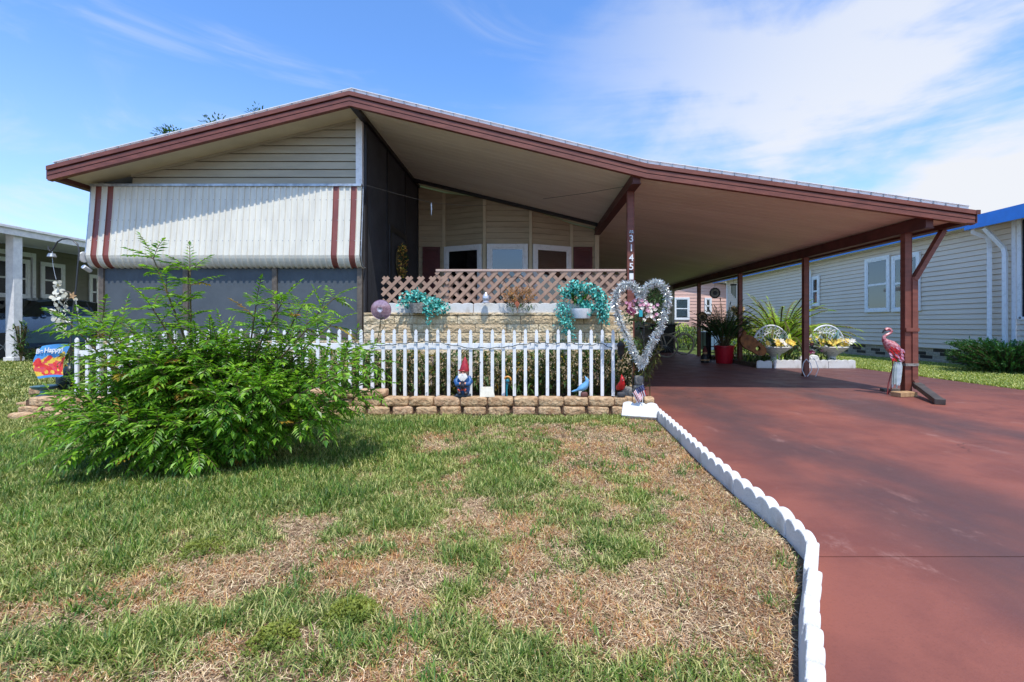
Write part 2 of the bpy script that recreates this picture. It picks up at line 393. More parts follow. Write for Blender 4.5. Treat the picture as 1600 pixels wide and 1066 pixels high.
def concrete_material():
    m = bpy.data.materials.new('worn_red_concrete'); m.use_nodes = True; t = m.node_tree; b = t.nodes['Principled BSDF']
    co = nod(t, 'ShaderNodeTexCoord').outputs['Object']
    def nz(s, d=7, st=(1, 1, 1), rough=.6, dist=0, off=0):
        mp = nod(t, 'ShaderNodeMapping'); mp.inputs['Scale'].default_value = st; mp.inputs['Location'].default_value = (off, off, 0); t.links.new(co, mp.inputs[0])
        n = nod(t, 'ShaderNodeTexNoise'); n.inputs['Scale'].default_value = s; n.inputs['Detail'].default_value = d; n.inputs['Distortion'].default_value = dist
        n.inputs['Roughness'].default_value = rough; t.links.new(mp.outputs[0], n.inputs['Vector']); return n.outputs['Fac']
    c = mixc(t, sstep(t, nz(2.2, dist=.3), .35, .66), S(140, 84, 71), S(122, 73, 64))
    # grey worn tyre lanes running up the drive
    sp_ = nod(t, 'ShaderNodeSeparateXYZ'); t.links.new(co, sp_.inputs[0])
    xw = mth(t, 'ADD', sp_.outputs[0], mth(t, 'MULTIPLY', nz(.7, 4, off=3), .8))
    def lane(c0, wd): return sstep(t, mth(t, 'ABSOLUTE', mth(t, 'SUBTRACT', xw, c0)), wd, wd*.25)
    wear_and_shade = mth(t, 'MAXIMUM', lane(2.62, .78), lane(4.55, .72))
    wear_and_shade = mth(t, 'MULTIPLY', wear_and_shade, sstep(t, nz(1.1, 8, (1, .5, 1), off=7), .26, .56))
    back = mth(t, 'MULTIPLY', sstep(t, mth(t, 'ADD', sp_.outputs[1], mth(t, 'MULTIPLY', nz(.6, 5, off=5), 3.0)), 6.6, 9.5), .75)  # carport shade painted into the colour: concrete greyed and darkened towards the back
    wear_and_shade = mth(t, 'MAXIMUM', wear_and_shade, back)
    c = mixc(t, mth(t, 'MULTIPLY', wear_and_shade, .86), c, S(86, 65, 64))
    c = mixc(t, mth(t, 'MULTIPLY', sstep(t, nz(5, 9, (1, .35, 1), .7, .6, 2), .60, .74), .35), c, S(180, 134, 122))
    c = mixc(t, mth(t, 'MULTIPLY', sstep(t, nz(1.9, 10, (1, .6, 1), .8, .4, 11), .58, .72), .4), c, S(186, 146, 134))
    c = mixc(t, mth(t, 'MULTIPLY', sstep(t, nz(90, 2), .52, .75), .22), c, S(96, 58, 52))
    vo = nod(t, 'ShaderNodeTexVoronoi'); vo.feature = 'DISTANCE_TO_EDGE'; vo.inputs['Scale'].default_value = .42
    wv = nod(t, 'ShaderNodeVectorMath'); wv.operation = 'ADD'; nv_ = nod(t, 'ShaderNodeTexNoise'); nv_.inputs['Scale'].default_value = 2.2; nv_.inputs['Detail'].default_value = 6
    t.links.new(co, nv_.inputs['Vector']); t.links.new(co, wv.inputs[0]); t.links.new(nv_.outputs['Color'], wv.inputs[1]); t.links.new(wv.outputs[0], vo.inputs['Vector'])
    crack = mth(t, 'MULTIPLY', sstep(t, vo.outputs['Distance'], .006, .001), sstep(t, nz(.8, 3, off=21), .52, .62))
    c = mixc(t, mth(t, 'MULTIPLY', crack, .6), c, S(62, 44, 40))
    c = mixc(t, mth(t, 'MULTIPLY', sstep(t, nz(38, 3, rough=.5, off=9), .77, .80), .4), c, S(196, 170, 156))
    t.links.new(c, b.inputs['Base Color'])
    r = sstep(t, nz(3), .3, .7); t.links.new(mth(t, 'MULTIPLY_ADD', r, .2, .48), b.inputs['Roughness'])
    b.inputs['Specular IOR Level'].default_value = .22
    bp = nod(t, 'ShaderNodeBump'); bp.inputs['Strength'].default_value = .35; bp.inputs['Distance'].default_value = .004
    t.links.new(nz(140, 4), bp.inputs['Height']); t.links.new(bp.outputs[0], b.inputs['Normal'])
    return m
EDGE = [(1.44, 5.62), (1.395, 5.15), (1.315, 3.95), (1.262, 3.37), (1.23, 2.75), (1.225, 2.12), (1.185, 1.90), (1.05, 1.70), (.935, 1.53), (.845, 1.38), (.76, 1.235), (.675, 1.09), (.59, .945)]
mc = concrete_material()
d = MB()
slabs = [(-1.2, 1.932), (1.939, 6.74), (6.747, 11.0), (11.012, 16.7)]
def edge_x(y):
    pts = [(p[1], p[0]) for p in EDGE][::-1]
    if y <= pts[0][0]: return pts[0][1]-(pts[0][0]-y)*.75
    for a, b in zip(pts, pts[1:]):
        if y <= b[0]: return a[1]+(b[1]-a[1])*(y-a[0])/(b[0]-a[0])
    return 1.47
for y0, y1 in slabs:
    ys = [y0]+[p[1] for p in EDGE[::-1] if y0 < p[1] < y1]
    if y0 < 10.25 < y1: ys += [10.25, 10.2501]
    ys.append(y1)
    for a, b in zip(ys, ys[1:]):
        xr = 7.45 if b <= 10.2505 else 5.5
        if b-a < .001: continue
        d.face([(edge_x(a)+.02, a, .012), (xr, a, .012), (xr, b, .012), (edge_x(b)+.02, b, .012)])
    d.face([(edge_x(y0)+.02, y0, .012), (7.45, y0, .012), (7.45, y0, 0), (edge_x(y0)+.02, y0, 0)])
d.face([(7.45, -1.2, .012), (7.45, 10.25, .012), (7.45, 10.25, 0), (7.45, -1.2, 0)])
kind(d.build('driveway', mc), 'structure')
s_ = MB(); s_.box(-40, 40, -9, -1.25, -.05, .006); kind(s_.build('road', M('asphalt', S(92, 92, 92), S(76, 76, 76), .9, 30)), 'structure')

# ---------------------------------------------------------------- grass, thatch and weeds (numpy)
def vnoise(x, y, s, seed):
    r = np.random.default_rng(seed); T = r.random((256, 256)); x = x*s+1000; y = y*s+1000
    xi = np.floor(x).astype(int); yi = np.floor(y).astype(int); fx = x-xi; fy = y-yi
    fx = fx*fx*(3-2*fx); fy = fy*fy*(3-2*fy)
    g_ = lambda a, b: T[a % 256, b % 256]
    return (g_(xi, yi)*(1-fx)+g_(xi+1, yi)*fx)*(1-fy)+(g_(xi, yi+1)*(1-fx)+g_(xi+1, yi+1)*fx)*fy
def fbm(x, y, s, seed, o=4):
    t = 0; a = .5; n = 0
    for i in range(o): t = t+a*vnoise(x, y, s*2**i, seed+i); n += a; a *= .55
    return t/n
# places where the photo's lawn is green (+) or bare straw (-): pixel, pixel radii, weight
PATCH = [(800, 745, 60, 45, .8), (965, 860, 80, 40, .75), (700, 970, 70, 70, .55), (1080, 850, 50, 30, .35), (640, 820, 90, 35, .6), (560, 690, 120, 30, .5),
         (870, 655, 150, 9, .55), (620, 665, 90, 12, .7), (850, 1045, 230, 45, .42), (1080, 1060, 120, 30, .22), (560, 1040, 160, 30, .2), (700, 760, 40, 20, .3), (560, 870, 30, 14, .35), (380, 970, 220, 60, .35), (150, 860, 240, 90, .5), (230, 780, 220, 50, .5), (60, 700, 160, 50, .6), (500, 760, 120, 40, .5),
         (870, 790, 60, 14, .3), (730, 875, 40, 16, .4), (1010, 780, 30, 12, .35), (740, 705, 30, 8, .35), (20, 1020, 120, 60, .3), (1180, 1030, 40, 20, .3), (905, 795, 18, 14, .4), (620, 730, 70, 22, .4), (560, 640, 200, 12, .35),
         (480, 820, 75, 22, -.8), (360, 895, 80, 22, -.8), (640, 945, 60, 34, -.8), (450, 880, 60, 20, -.45), (760, 820, 70, 26, -.5), (900, 700, 90, 25, -.5), (1060, 720, 90, 45, -.6), (1130, 830, 90, 60, -.5),
         (820, 940, 120, 40, -.6), (1000, 960, 140, 50, -.5), (1150, 960, 80, 60, -.6), (690, 690, 60, 18, -.5), (480, 1010, 70, 30, -.45), (60, 965, 90, 24, -.45), (1180, 800, 60, 60, -.4), (640, 1030, 60, 26, -.4), (560, 850, 110, 30, -.3), (250, 940, 160, 22, -.35), (330, 1010, 80, 20, -.3), (120, 900, 100, 16, -.35), (230, 850, 60, 14, -.3), (520, 915, 60, 22, -.3), (1230, 920, 30, 50, -.3), (700, 1050, 60, 20, -.3)]
def green(x, y):
    px = 825+F*x/np.maximum(y, .3); py = 507+F/np.maximum(y, .3)
    g_ = .60-.30*np.clip((x+1.3-.12*y)/1.3, 0, 1)+.12*np.clip((y-3.2)/1.5, 0, 1)-.13*np.clip((2.6-y)/.8, 0, 1)*np.clip(x+2.4, 0, 1)
    g_ = g_+(fbm(x, y, 1.7, 11)-.5)*.9+(fbm(x, y, 6.5, 23)-.5)*1.4+(fbm(x, y, 19, 41)-.5)*.9
    for a, b, ra, rb, wt in PATCH: g_ = g_+wt*np.exp(-((px-a)/ra)**2-((py-b)/rb)**2)
    return g_
def allowed(x, y):
    bed = (x > -5.75) & (x < 1.42) & (y > 4.93)
    pts = [(p[1], p[0]) for p in EDGE][::-1]
    ex = np.interp(y, [-2]+[p[0] for p in pts]+[5.7], [-1.2]+[p[1] for p in pts]+[1.45])
    return (~bed) & ((x < ex-.05) & (y < 5.7) | (x < -5.9) & (y >= 5.6) | (x > 7.5) & (x < 10.55))
def blades(name, n, region, accept, lmin, lmax, wd, lean, curl, flat, mat, label, clump=0, zb=0.0, seed=1):
    r = np.random.default_rng(seed)
    x = r.uniform(region[0], region[1], n); y = r.uniform(region[2], region[3], n)
    if clump:
        k = n//clump; cx = x[:k].repeat(clump)[:n]; cy = y[:k].repeat(clump)[:n]; m_ = len(cx)
        x = cx+r.normal(0, .014, m_); y = cy+r.normal(0, .014, m_); n = m_
    ok = (np.abs(x) < 1.28*np.maximum(y, .9)+.5) & allowed(x, y)
    x = x[ok]; y = y[ok]; p = accept(x, y, r); ok = r.random(len(x)) < p; x = x[ok]; y = y[ok]; p = p[ok]; n = len(x)
    a = r.uniform(0, 2*PI, n); l = r.uniform(lmin, lmax, n)*(.7+.45*np.clip(p, 0, 1)); w_ = wd*r.uniform(.7, 1.3, n)*np.clip(.75+y*.12, .85, 2.0)
    le = np.abs(r.normal(lean, .25, n)); k = 4
    dx, dy = np.cos(a), np.sin(a); sx, sy = -dy, dx
    vs = np.zeros((n, 2*k-1, 3), np.float32); cx = x.copy(); cy = y.copy(); cz = np.full(n, zb)+(r.uniform(0, .014, n) if flat else 0)
    for i in range(k):
        t = i/(k-1); ww = w_*.5*(1-t**1.7)
        if i < k-1:
            vs[:, 2*i] = np.stack([cx-sx*ww, cy-sy*ww, cz], 1); vs[:, 2*i+1] = np.stack([cx+sx*ww, cy+sy*ww, cz], 1)
        else: vs[:, 2*i] = np.stack([cx, cy, cz], 1)
        th = le+curl*t*t; st = l/(k-1)
        if flat:
            wob = r.normal(0, .35, n); dx, dy = dx*np.cos(wob)-dy*np.sin(wob), dx*np.sin(wob)+dy*np.cos(wob)
            cx += dx*st; cy += dy*st; cz = np.clip(cz+st*r.normal(.05, .28, n), .002, .03)
        else:
            cx += dx*np.sin(th)*st; cy += dy*np.sin(th)*st; cz = np.maximum(cz+np.cos(th)*st, .003)
    fs = []; base = (np.arange(n)*(2*k-1))[:, None]
    q = np.concatenate([base+np.array([2*i, 2*i+1, 2*i+3, 2*i+2]) for i in range(k-2)], 0).astype(np.int32)
    t3 = (base+np.array([2*(k-2), 2*(k-2)+1, 2*(k-1)])).astype(np.int32)
    me = bpy.data.meshes.new(name); nv = n*(2*k-1); me.vertices.add(nv); me.vertices.foreach_set('co', vs.reshape(-1))
    loops = np.concatenate([q.reshape(-1), t3.reshape(-1)]); me.loops.add(len(loops)); me.loops.foreach_set('vertex_index', loops)
    me.polygons.add(len(q)+len(t3)); st = np.concatenate([np.arange(len(q))*4, len(q)*4+np.arange(len(t3))*3]).astype(np.int32)
    me.polygons.foreach_set('loop_start', st); me.update(calc_edges=True); me.validate()
    me.materials.append(mat); o = bpy.data.objects.new(name, me); COL.objects.link(o); kind(o, 'stuff', label, 'grass')
    print(name, n); return o
m_gr = M('grass_blade', S(132, 148, 62), S(90, 116, 46), .55, 1.4, island=.5, trans=.2, c3=S(176, 172, 112), spec=.4)
m_grl = M('lush_grass_blade', S(90, 128, 52), S(62, 98, 40), .5, 2.5, island=.3, trans=.3, c3=S(120, 150, 60), spec=.4)
m_straw = M('straw_blade', S(208, 172, 130), S(148, 112, 82), .85, 1.9, island=.42, c3=S(222, 200, 160))
m_dead = M('dead_grass_blade', S(200, 140, 90), S(150, 98, 66), .8, 2.5, island=.34, trans=.2, c3=S(200, 164, 104))
K = 1.0
sm = lambda v, a, b: np.clip((v-a)/(b-a), 0, 1)
NEAR = (-4.6, 1.4, .95, 3.0); MID = (-8.5, 1.4, 3.0, 5.7)
blades('grass', int(360000*K), NEAR, lambda x, y, r: .05+.95*sm(green(x, y), .25, 1.0), .022, .060, .0046, .75, 1.3, False, m_gr, 'short green grass on the near part of the front lawn', clump=5, seed=3)
blades('grass', int(320000*K), MID, lambda x, y, r: .06+.94*sm(green(x, y), .22, .95), .022, .06, .0052, .7, 1.2, False, m_gr, 'short green grass in front of the picket fence', clump=5, seed=4)
blades('lush_grass', int(130000*K), (-4.6, 1.4, .95, 4.6), lambda x, y, r: sm(green(x, y), .72, 1.3)*.9, .04, .09, .005, .5, 1.2, False, m_grl, 'taller deep green grass tufts in the dry lawn', clump=7, seed=5)
blades('thatch', int(300000*K), NEAR, lambda x, y, r: .2+.75*sm(green(x, y), .75, .3), .014, .045, .0021, 1.4, .1, True, m_straw, 'matted pale straw thatch near the camera', seed=6)
blades('thatch', int(280000*K), (-8.5, 1.4, 3.0, 5.6), lambda x, y, r: .12+.85*sm(green(x, y), .7, .3), .014, .045, .0026, 1.4, .1, True, m_straw, 'matted pale straw thatch on the far part of the front lawn', seed=7)
blades('dead_grass', int(160000*K), NEAR, lambda x, y, r: (.15+.85*sm(green(x, y), .7, .35))*sm(fbm(x, y, 4, 77), .3, .6), .015, .05, .0032, .95, 1.0, False, m_dead, 'dry brown grass tufts near the camera', clump=6, seed=8)
blades('dead_grass', int(190000*K), (-8.5, 1.4, 3.0, 5.6), lambda x, y, r: (.15+.85*sm(green(x, y), .7, .35))*sm(fbm(x, y, 4, 77), .25, .6), .015, .045, .0038, .95, 1.0, False, m_dead, 'dry brown grass tufts in front of the block border', clump=6, seed=9)
blades('side_grass', 200000, (-16, -5.9, 5.6, 16), lambda x, y, r: sm(12-y, -6, 6)*.8+.1, .04, .08, .010, .6, 1.2, False, m_gr, 'sunlit grass strip between the two homes on the left', clump=5, seed=10)
blades('side_grass', 200000, (7.5, 10.55, 6.5, 22), lambda x, y, r: sm(16-y, -8, 8)*.9+.1, .03, .06, .010, .7, 1.2, False, M('side_grass_blade', S(150, 164, 78), S(120, 146, 62), .5, 2, island=.35, trans=.3, c3=S(190, 188, 116)), 'bright grass strip beside the grey home on the right', clump=5, seed=12)
blades('lush_grass', 200000, (-4.6, 1.4, .95, 4.6), lambda x, y, r: sm(fbm(x, y, 8, 91), .58, .68)*.6*sm(1.2-green(x, y), 0, .5), .03, .075, .005, .6, 1.2, False, m_grl, 'small scattered green tufts through the dry straw lawn', clump=9, seed=15)
# low bright weeds
m_weed = M('weed_leaf', S(146, 152, 60), S(104, 124, 48), .6, 6, island=.3, trans=.3)
def weed(px, py, rad, n, lab):
    c = gr(px, py); mb = MB()
    for i in range(n):
        a = R(0, 2*PI); q = math.sqrt(R(0, 1))*rad*(1+.25*math.sin(3*a+px)); p = c+V((q*math.cos(a), q*math.sin(a)*1.1, 0)); h = .035*(1-(q/rad)**2*.6)*R(.4, 1.1)
        for k in range(3): mb.leaf(p+V((R(-.006, .006), R(-.006, .006), h)), (R(-1, 1), R(-1, 1), R(.1, .9)), (0, 0, 1), R(.008, .014), .006)
        mb.tube([p, p+V((0, 0, h))], .0008, 3, caps=False)
    tag(mb.build('weed_clump', m_weed, loc=c), lab, 'weed', 'weeds in the lawn')
weed(548, 963, .085, 900, 'round bright yellow green weed mat in the near lawn')
weed(430, 1002, .075, 420, 'thin sprawling yellow green weed left of the round weed mat')
weed(315, 862, .10, 380, 'pale green weed patch in the straw at the left of the lawn')

# ---------------------------------------------------------------- the mobile home
YF, YW, YB, YS = 6.0, 6.45, 9.57, 16.6
RX, RZ = -2.34, 4.05; LX = -6.30; KX = 1.56; EX = 5.86
def ztop(x):
    if x < RX: return RZ-(RX-x)*.248
    if x < KX: return RZ-(x-RX)*.2436
    return RZ-(KX-RX)*.2436-(x-KX)*.142
def zcl(x): return ztop(x)-.115            # ceiling / soffit
home = thing('mobile_home', 'cream mobile home with brown gable trim and striped metal awning', 'house', (RX, YW, 0))
def strip(mb, xs, zf0, zf1, y0, y1, mi=None):
    """trim following the roof line from x to x, between two height functions"""
    for a, b in zip(xs, xs[1:]):
        mb.prism([(a, 0, zf0(a)), (b, 0, zf0(b)), (b, 0, zf1(b)), (a, 0, zf1(a))], (0, y0, 0), (0, y1, 0), mi)
def roof_part(xs, parent):
    r = MB()
    strip(r, xs, lambda x: zcl(x)+.004, lambda x: ztop(x)+.02, YF+.03, 19.5)
    strip(r, xs, lambda x: ztop(x)+.03, lambda x: ztop(x)+.085, YF+.05, YF+.07, 1)
    strip(r, xs, lambda x: ztop(x)+.081, lambda x: ztop(x)+.089, YF+.03, YF+.11, 1)
    n = int((xs[-1]-xs[0])/.165)
    for i in range(n+1):
        x = xs[0]+.03+i*.165
        if x > xs[-1]: break
        r.box(x-.004, x+.004, YF+.035, YF+.05, ztop(x)+.02, ztop(x)+.085, 2)
        r.box(x-.012, x+.012, YF+.05, 19.4, ztop(x)+.0, ztop(x)+.05, 0)
    return r.build('roof', [m_roof, m_roof, m_gal], parent)
def fascia_part(xs, parent):
    r = MB()
    strip(r, xs, lambda x: ztop(x)-.050, lambda x: ztop(x)+.004, YF-.055, YF+.03)
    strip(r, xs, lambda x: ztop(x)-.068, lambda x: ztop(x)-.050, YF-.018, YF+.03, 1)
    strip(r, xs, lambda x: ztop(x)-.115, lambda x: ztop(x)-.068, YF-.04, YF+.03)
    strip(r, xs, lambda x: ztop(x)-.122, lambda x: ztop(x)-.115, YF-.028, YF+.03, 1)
    strip(r, xs, lambda x: ztop(x)-.180, lambda x: ztop(x)-.122, YF-.035, YF+.03)
    return r.build('fascia', [m_brown, m_brown_d], parent)
roof_part([LX, RX, KX], home); fascia_part([LX, RX, KX], home)
def ceiling(mb, x0, x1, y0, y1, pw=.152):
    y = y0
    while y < y1:
        ye = min(y+pw, y1)
        a, b = zcl(x0), zcl(x1)
        mb.face([(x0, y, a), (x1, y, b), (x1, ye-.012, b), (x0, ye-.012, a)])
        mb.face([(x0, ye-.012, a), (x1, ye-.012, b), (x1, ye-.010, b+.008), (x0, ye-.010, a+.008)])
        mb.face([(x0, ye-.010, a+.008), (x1, ye-.010, b+.008), (x1, ye, b+.008), (x0, ye, a+.008)])
        mb.face([(x0, ye, a+.008), (x1, ye, b+.008), (x1, ye, b), (x0, ye, a)])
        y = ye
c = MB(); ceiling(c, RX, KX, YF+.03, YB); c.build('porch_ceiling', m_ceil, home)
c = MB(); strip(c, [LX+.02, RX], lambda x: zcl(x)-.01, lambda x: zcl(x), YF+.03, YW+.02); c.build('soffit', M('cream_soffit', S(222, 212, 184), None, .6, 2), home)
c = MB(); strip(c, [-5.60, RX], lambda x: zcl(x)-.045, lambda x: zcl(x)-.01, YW-.03, YW+.01); c.build('rake_trim', m_sid, home)
# left room: gable siding, corner board, frame, shades, base wall
top0 = 2.965
g = MB(); siding(g, (0, YW, 0), (1, 0, 0), (0, -1, 0), [(-5.60, top0), (-2.42, top0), (-2.42, zcl(-2.42)-.02), (-5.60, max(top0+.02, zcl(-5.60)-.02))], .112, .016, .009)
g.build('gable_siding', m_sid, home)
c = MB(); c.box(-2.43, -2.34, YW-.035, YW+.03, top0-.03, zcl(-2.38)-.01); c.build('corner_trim', m_whitev, home, bevel=.004)
c = MB(); c.box(-6.05, -5.60, YW+.05, YW+.08, top0, zcl(-6.05)); c.box(-5.60, -5.58, YW, YW+.08, top0, zcl(-5.6)); c.build('vent_gap', m_dark, home)
c = MB(); c.box(-6.08, -6.03, YW-.02, YW+3.4, 0, zcl(-6.05)); c.build('left_wall', m_sid, home)
fr = MB()
for x in (-6.02, -4.83, -3.575, -2.375): fr.box(x-.035, x+.035, YW-.04, YW+.02, .86, 2.9)
fr.box(-6.05, -2.345, YW-.045, YW+.025, .80, .872); fr.box(-6.05, -2.345, YW-.045, YW+.025, 2.86, 2.93)
fr.build('wall_frame', m_frame, home, bevel=.003)
for a, b in ((-5.985, -4.865), (-4.795, -3.61), (-3.54, -2.41)):
    c = MB(); nn = 60
    for i in range(nn):
        x0 = a+(b-a)*i/nn; x1 = a+(b-a)*(i+1)/nn; f_ = lambda x: .0012*math.sin(x*23)
        c.face([(x0, YW-.012+f_(x0), .872), (x1, YW-.012+f_(x1), .872), (x1, YW-.012+f_(x1), 2.86), (x0, YW-.012+f_(x0), 2.86)])
    c.build('window_shade', m_shade, home, smooth=.9)
c = MB()
def course_wall(mb, x0, x1, y, z0, z1, bl, bh, th=.10, j=.008):
    mb.box(x0+.004, x1-.004, y+.012, y+th, z0, z1-.004, 1); k = 0; z = z0
    while z < z1-.02:
        x = x0-(bl/2 if k % 2 else 0)+R(-.02, .02)
        while x < x1:
            a = max(x, x0); b = min(x+bl-j, x1)
            if b-a > .03:
                dx = R(0, .007); nx = max(2, int((b-a)/.04)); nz_ = 3; vs = []; zt = min(z+bh-j, z1)
                for iz in range(nz_+1):
                    for ix in range(nx+1):
                        edge = ix in (0, nx) or iz in (0, nz_)
                        px = a+(b-a)*ix/nx; pz = z+(zt-z)*iz/nz_
                        vs.append((px, y+dx-(0 if edge else .006+.012*mn.noise(V((px*14, pz*22, k*3.1)))), pz))
                mb.add(vs, [(iz*(nx+1)+ix, iz*(nx+1)+ix+1, (iz+1)*(nx+1)+ix+1, (iz+1)*(nx+1)+ix) for iz in range(nz_) for ix in range(nx)], 0)
                mb.face([(a, y+dx, zt), (b, y+dx, zt), (b, y+th, zt), (a, y+th, zt)], 0)
            x += bl
        z += bh; k += 1
course_wall(c, -6.05, -2.35, YW-.03, 0, .80, .427, .1145); c.build('base_wall', [m_block, m_mortar], home)
# corrugated awning folded down over the room's windows
ax0, ax1 = -6.12, -2.33; prof = []
for t in range(9): u = t/8; prof.append((YW-.07-.08*u**1.2, 2.93-.93*u))
for t in range(1, 9):
    a_ = t/8*PI*.56; prof.append((prof[8][0]-.008+.145*(1-math.cos(a_))*.9, 2.0-.20*math.sin(a_)))
aw = MB(); rib = .083; xs = []; x = ax0
while x < ax1-.001:
    for dx_, o_ in ((0, 0), (.048, 0), (.054, .014), (.076, .014)): 
        if x+dx_ < ax1: xs.append((x+dx_, o_, 0))
    x += rib
xs.append((ax1, 0, 0)); pn = []
for i, (py_, pz_) in enumerate(prof):
    a_ = prof[max(0, i-1)]; b_ = prof[min(len(prof)-1, i+1)]; tg = V((b_[0]-a_[0], b_[1]-a_[1])).normalized(); pn.append((tg[1], -tg[0]))
brn = []
for q_ in (151, 171, 525, 545): k_ = round((gx(q_, 6.35)-ax0)/rib); brn.append((ax0+k_*rib-.004, ax0+k_*rib+.079))
for (xa, oa, _), (xb, ob, _) in zip(xs, xs[1:]):
    xm = (xa+xb)/2; mi = 1 if any(p[0] < xm < p[1] for p in brn) else 0
    for i in range(len(prof)-1):
        q = [(xa, prof[i][0]+pn[i][0]*oa*-1*-1, prof[i][1]+pn[i][1]*oa), (xb, prof[i][0]+pn[i][0]*ob, prof[i][1]+pn[i][1]*ob),
             (xb, prof[i+1][0]+pn[i+1][0]*ob, prof[i+1][1]+pn[i+1][1]*ob), (xa, prof[i+1][0]+pn[i+1][0]*oa, prof[i+1][1]+pn[i+1][1]*oa)]
        aw.face(q, mi)
awn = aw.build('awning', [m_awn, m_awnb], home)
c = MB(); c.box(ax0, ax1, YW-.10, YW-.02, 2.93, 2.965)
c.tube([(ax0-.012, p[0]+.02, p[1]) for p in prof], .018, 6)
c.tube([(ax1+.012, p[0]+.02, p[1]) for p in prof], .010, 6)
c.build('awning_rail', m_gal, awn, bevel=.002)
c = MB()
for z_ in (2.74, 2.45, 2.16):
    for x_, o_, _ in xs[::4]: c.ball((x_+.067, YW-.07-.08*((2.93-z_)/.93)**1.2-.014, z_), .006, 6)
kind(c.build('awning_screw', m_gal, awn), 'stuff')
c = MB(); c.lathe([(.07, -.01), (.075, 0), (.07, .01)], (ax0-.03, YW-.15, 1.93), 16, mat=Matrix.Rotation(PI/2, 3, 'Y')); c.tube([(ax0-.035, YW-.05, 1.75), (ax0-.035, YW-.15, 1.8)], .03, 8); c.build('awning_end_cap', m_white, awn, smooth=.7)
# eave gutter on the left
c = MB(); c.box(LX-.02, LX+.09, YF-.03, 12, ztop(LX)-.16, ztop(LX)-.02); c.build('eave_gutter', m_brown_d, home)
# dark screened side wall with its door
xw = RX+.02
c = MB(); c.prism([(xw, YW+.03, .3), (xw, YB, .3), (xw, YB, zcl(xw)), (xw, YW+.03, zcl(xw))], (0, 0, 0), (-.05, 0, 0))
sw = c.build('side_screen_wall', m_screen, home)
c = MB()
for y_ in (YW+.05, 7.53-.04, 8.55+.04, YB-.03): c.box(xw, xw+.022, y_-.025, y_+.025, .3, zcl(xw)-.01)
c.box(xw, xw+.022, YW+.05, YB, 1.0, 1.05)
c.build('screen_frame', m_dark, sw)
c = MB(); c.box(xw+.002, xw+.03, 7.53, 8.55, .35, 2.66); dr = c.build('screen_door', m_screen, home)
c = MB(); c.box(xw+.03, xw+.045, 7.53, 7.61, .35, 2.66); c.box(xw+.03, xw+.045, 8.47, 8.55, .35, 2.66); c.box(xw+.03, xw+.045, 7.61, 8.47, 2.56, 2.66); c.box(xw+.03, xw+.043, 7.61, 8.47, 1.3, 1.38); c.build('door_frame', m_dark, dr)
c = MB(); c.box(xw-.03, xw+.05, YF+.0, YB, zcl(xw)-.07, zcl(xw)-.004); c.build('ridge_beam', m_dark, home)
c = MB(); c.prism([(RX, 0, zcl(RX)-.065), (KX-.1, 0, zcl(KX-.1)-.065), (KX-.1, 0, zcl(KX-.1)-.004), (RX, 0, zcl(RX)-.004)], (0, 9.08, 0), (0, 9.14, 0)); c.build('wall_trim', m_dark, home)
# porch back wall with a shallow bay of three windows
bays = [(-2.31, YB), (gx(694, YB), YB), (gx(757, 9.2), 9.2), (gx(829, 9.2), 9.2), (gx(893, YB), YB), (1.47, YB)]
c = MB()
for (xa, ya), (xb, yb) in zip(bays, bays[1:]):
    u = V((xb-xa, yb-ya, 0)); l = u.length; u.normalize(); nn = V((u.y, -u.x, 0))
    siding(c, (xa, ya, 0), u, nn, [(0, .5), (l, .5), (l, zcl(xb)-.03), (0, zcl(xa)-.03)], .112, .010, .004)
c.build('porch_siding', m_sid2, home)
c = MB()
for (xa, ya) in bays[1:5]: c.box(xa-.03, xa+.03, ya-.04, ya+.02, .5, zcl(xa)-.04)
c.box(1.40, 1.49, YB-.04, YB+.05, .3, zcl(1.45)-.03); c.build('batten', M('batten_cream', S(206, 192, 160), None, .6, 4), home)
def window(parent, O, U, Nn, wd, z0, z1, fw=.09, rail=None, pane=m_glass, fm=m_white, blind=True, dep=.05, nm='window'):
    O = V(O); U = V(U).normalized(); Nn = V(Nn).normalized(); Z_ = V((0, 0, 1)); b = MB()
    def bx(mb, u0, u1, a, c_, n0, n1): mb.obox(O+U*(u0+u1)/2+Z_*(a+c_)/2+Nn*(n0+n1)/2, U*(u1-u0)/2, Z_*(c_-a)/2, Nn*(n1-n0)/2)
    bx(b, 0, fw, z0, z1, 0, dep); bx(b, wd-fw, wd, z0, z1, 0, dep); bx(b, fw, wd-fw, z0, z0+fw, 0, dep); bx(b, fw, wd-fw, z1-fw, z1, 0, dep)
    s_ = fw*.45
    bx(b, fw, fw+s_, z0+fw, z1-fw, .01, dep-.012); bx(b, wd-fw-s_, wd-fw, z0+fw, z1-fw, .01, dep-.012)
    bx(b, fw+s_, wd-fw-s_, z0+fw, z0+fw+s_, .01, dep-.012); bx(b, fw+s_, wd-fw-s_, z1-fw-s_, z1-fw, .01, dep-.012)
    if rail is not None: bx(b, fw+s_, wd-fw-s_, rail-.03, rail+.03, .012, dep-.01)
    o = b.build(nm, fm, parent, bevel=.003)
    p = MB(); bx(p, fw+s_, wd-fw-s_, z0+fw+s_, z1-fw-s_, .026, .029); p.build('pane', pane, o)
    p = MB()
    if blind:
        z = z0+fw+s_+.01
        while z < z1-fw-s_-.02: bx(p, fw+s_, wd-fw-s_, z, z+.032, .020, .0215); z += .036
        p.build('blind', m_blind, o)
    q = MB(); bx(q, fw, wd-fw, z0+fw, z1-fw, .016, .018); q.build('dark_room', m_inside, o)
    return o
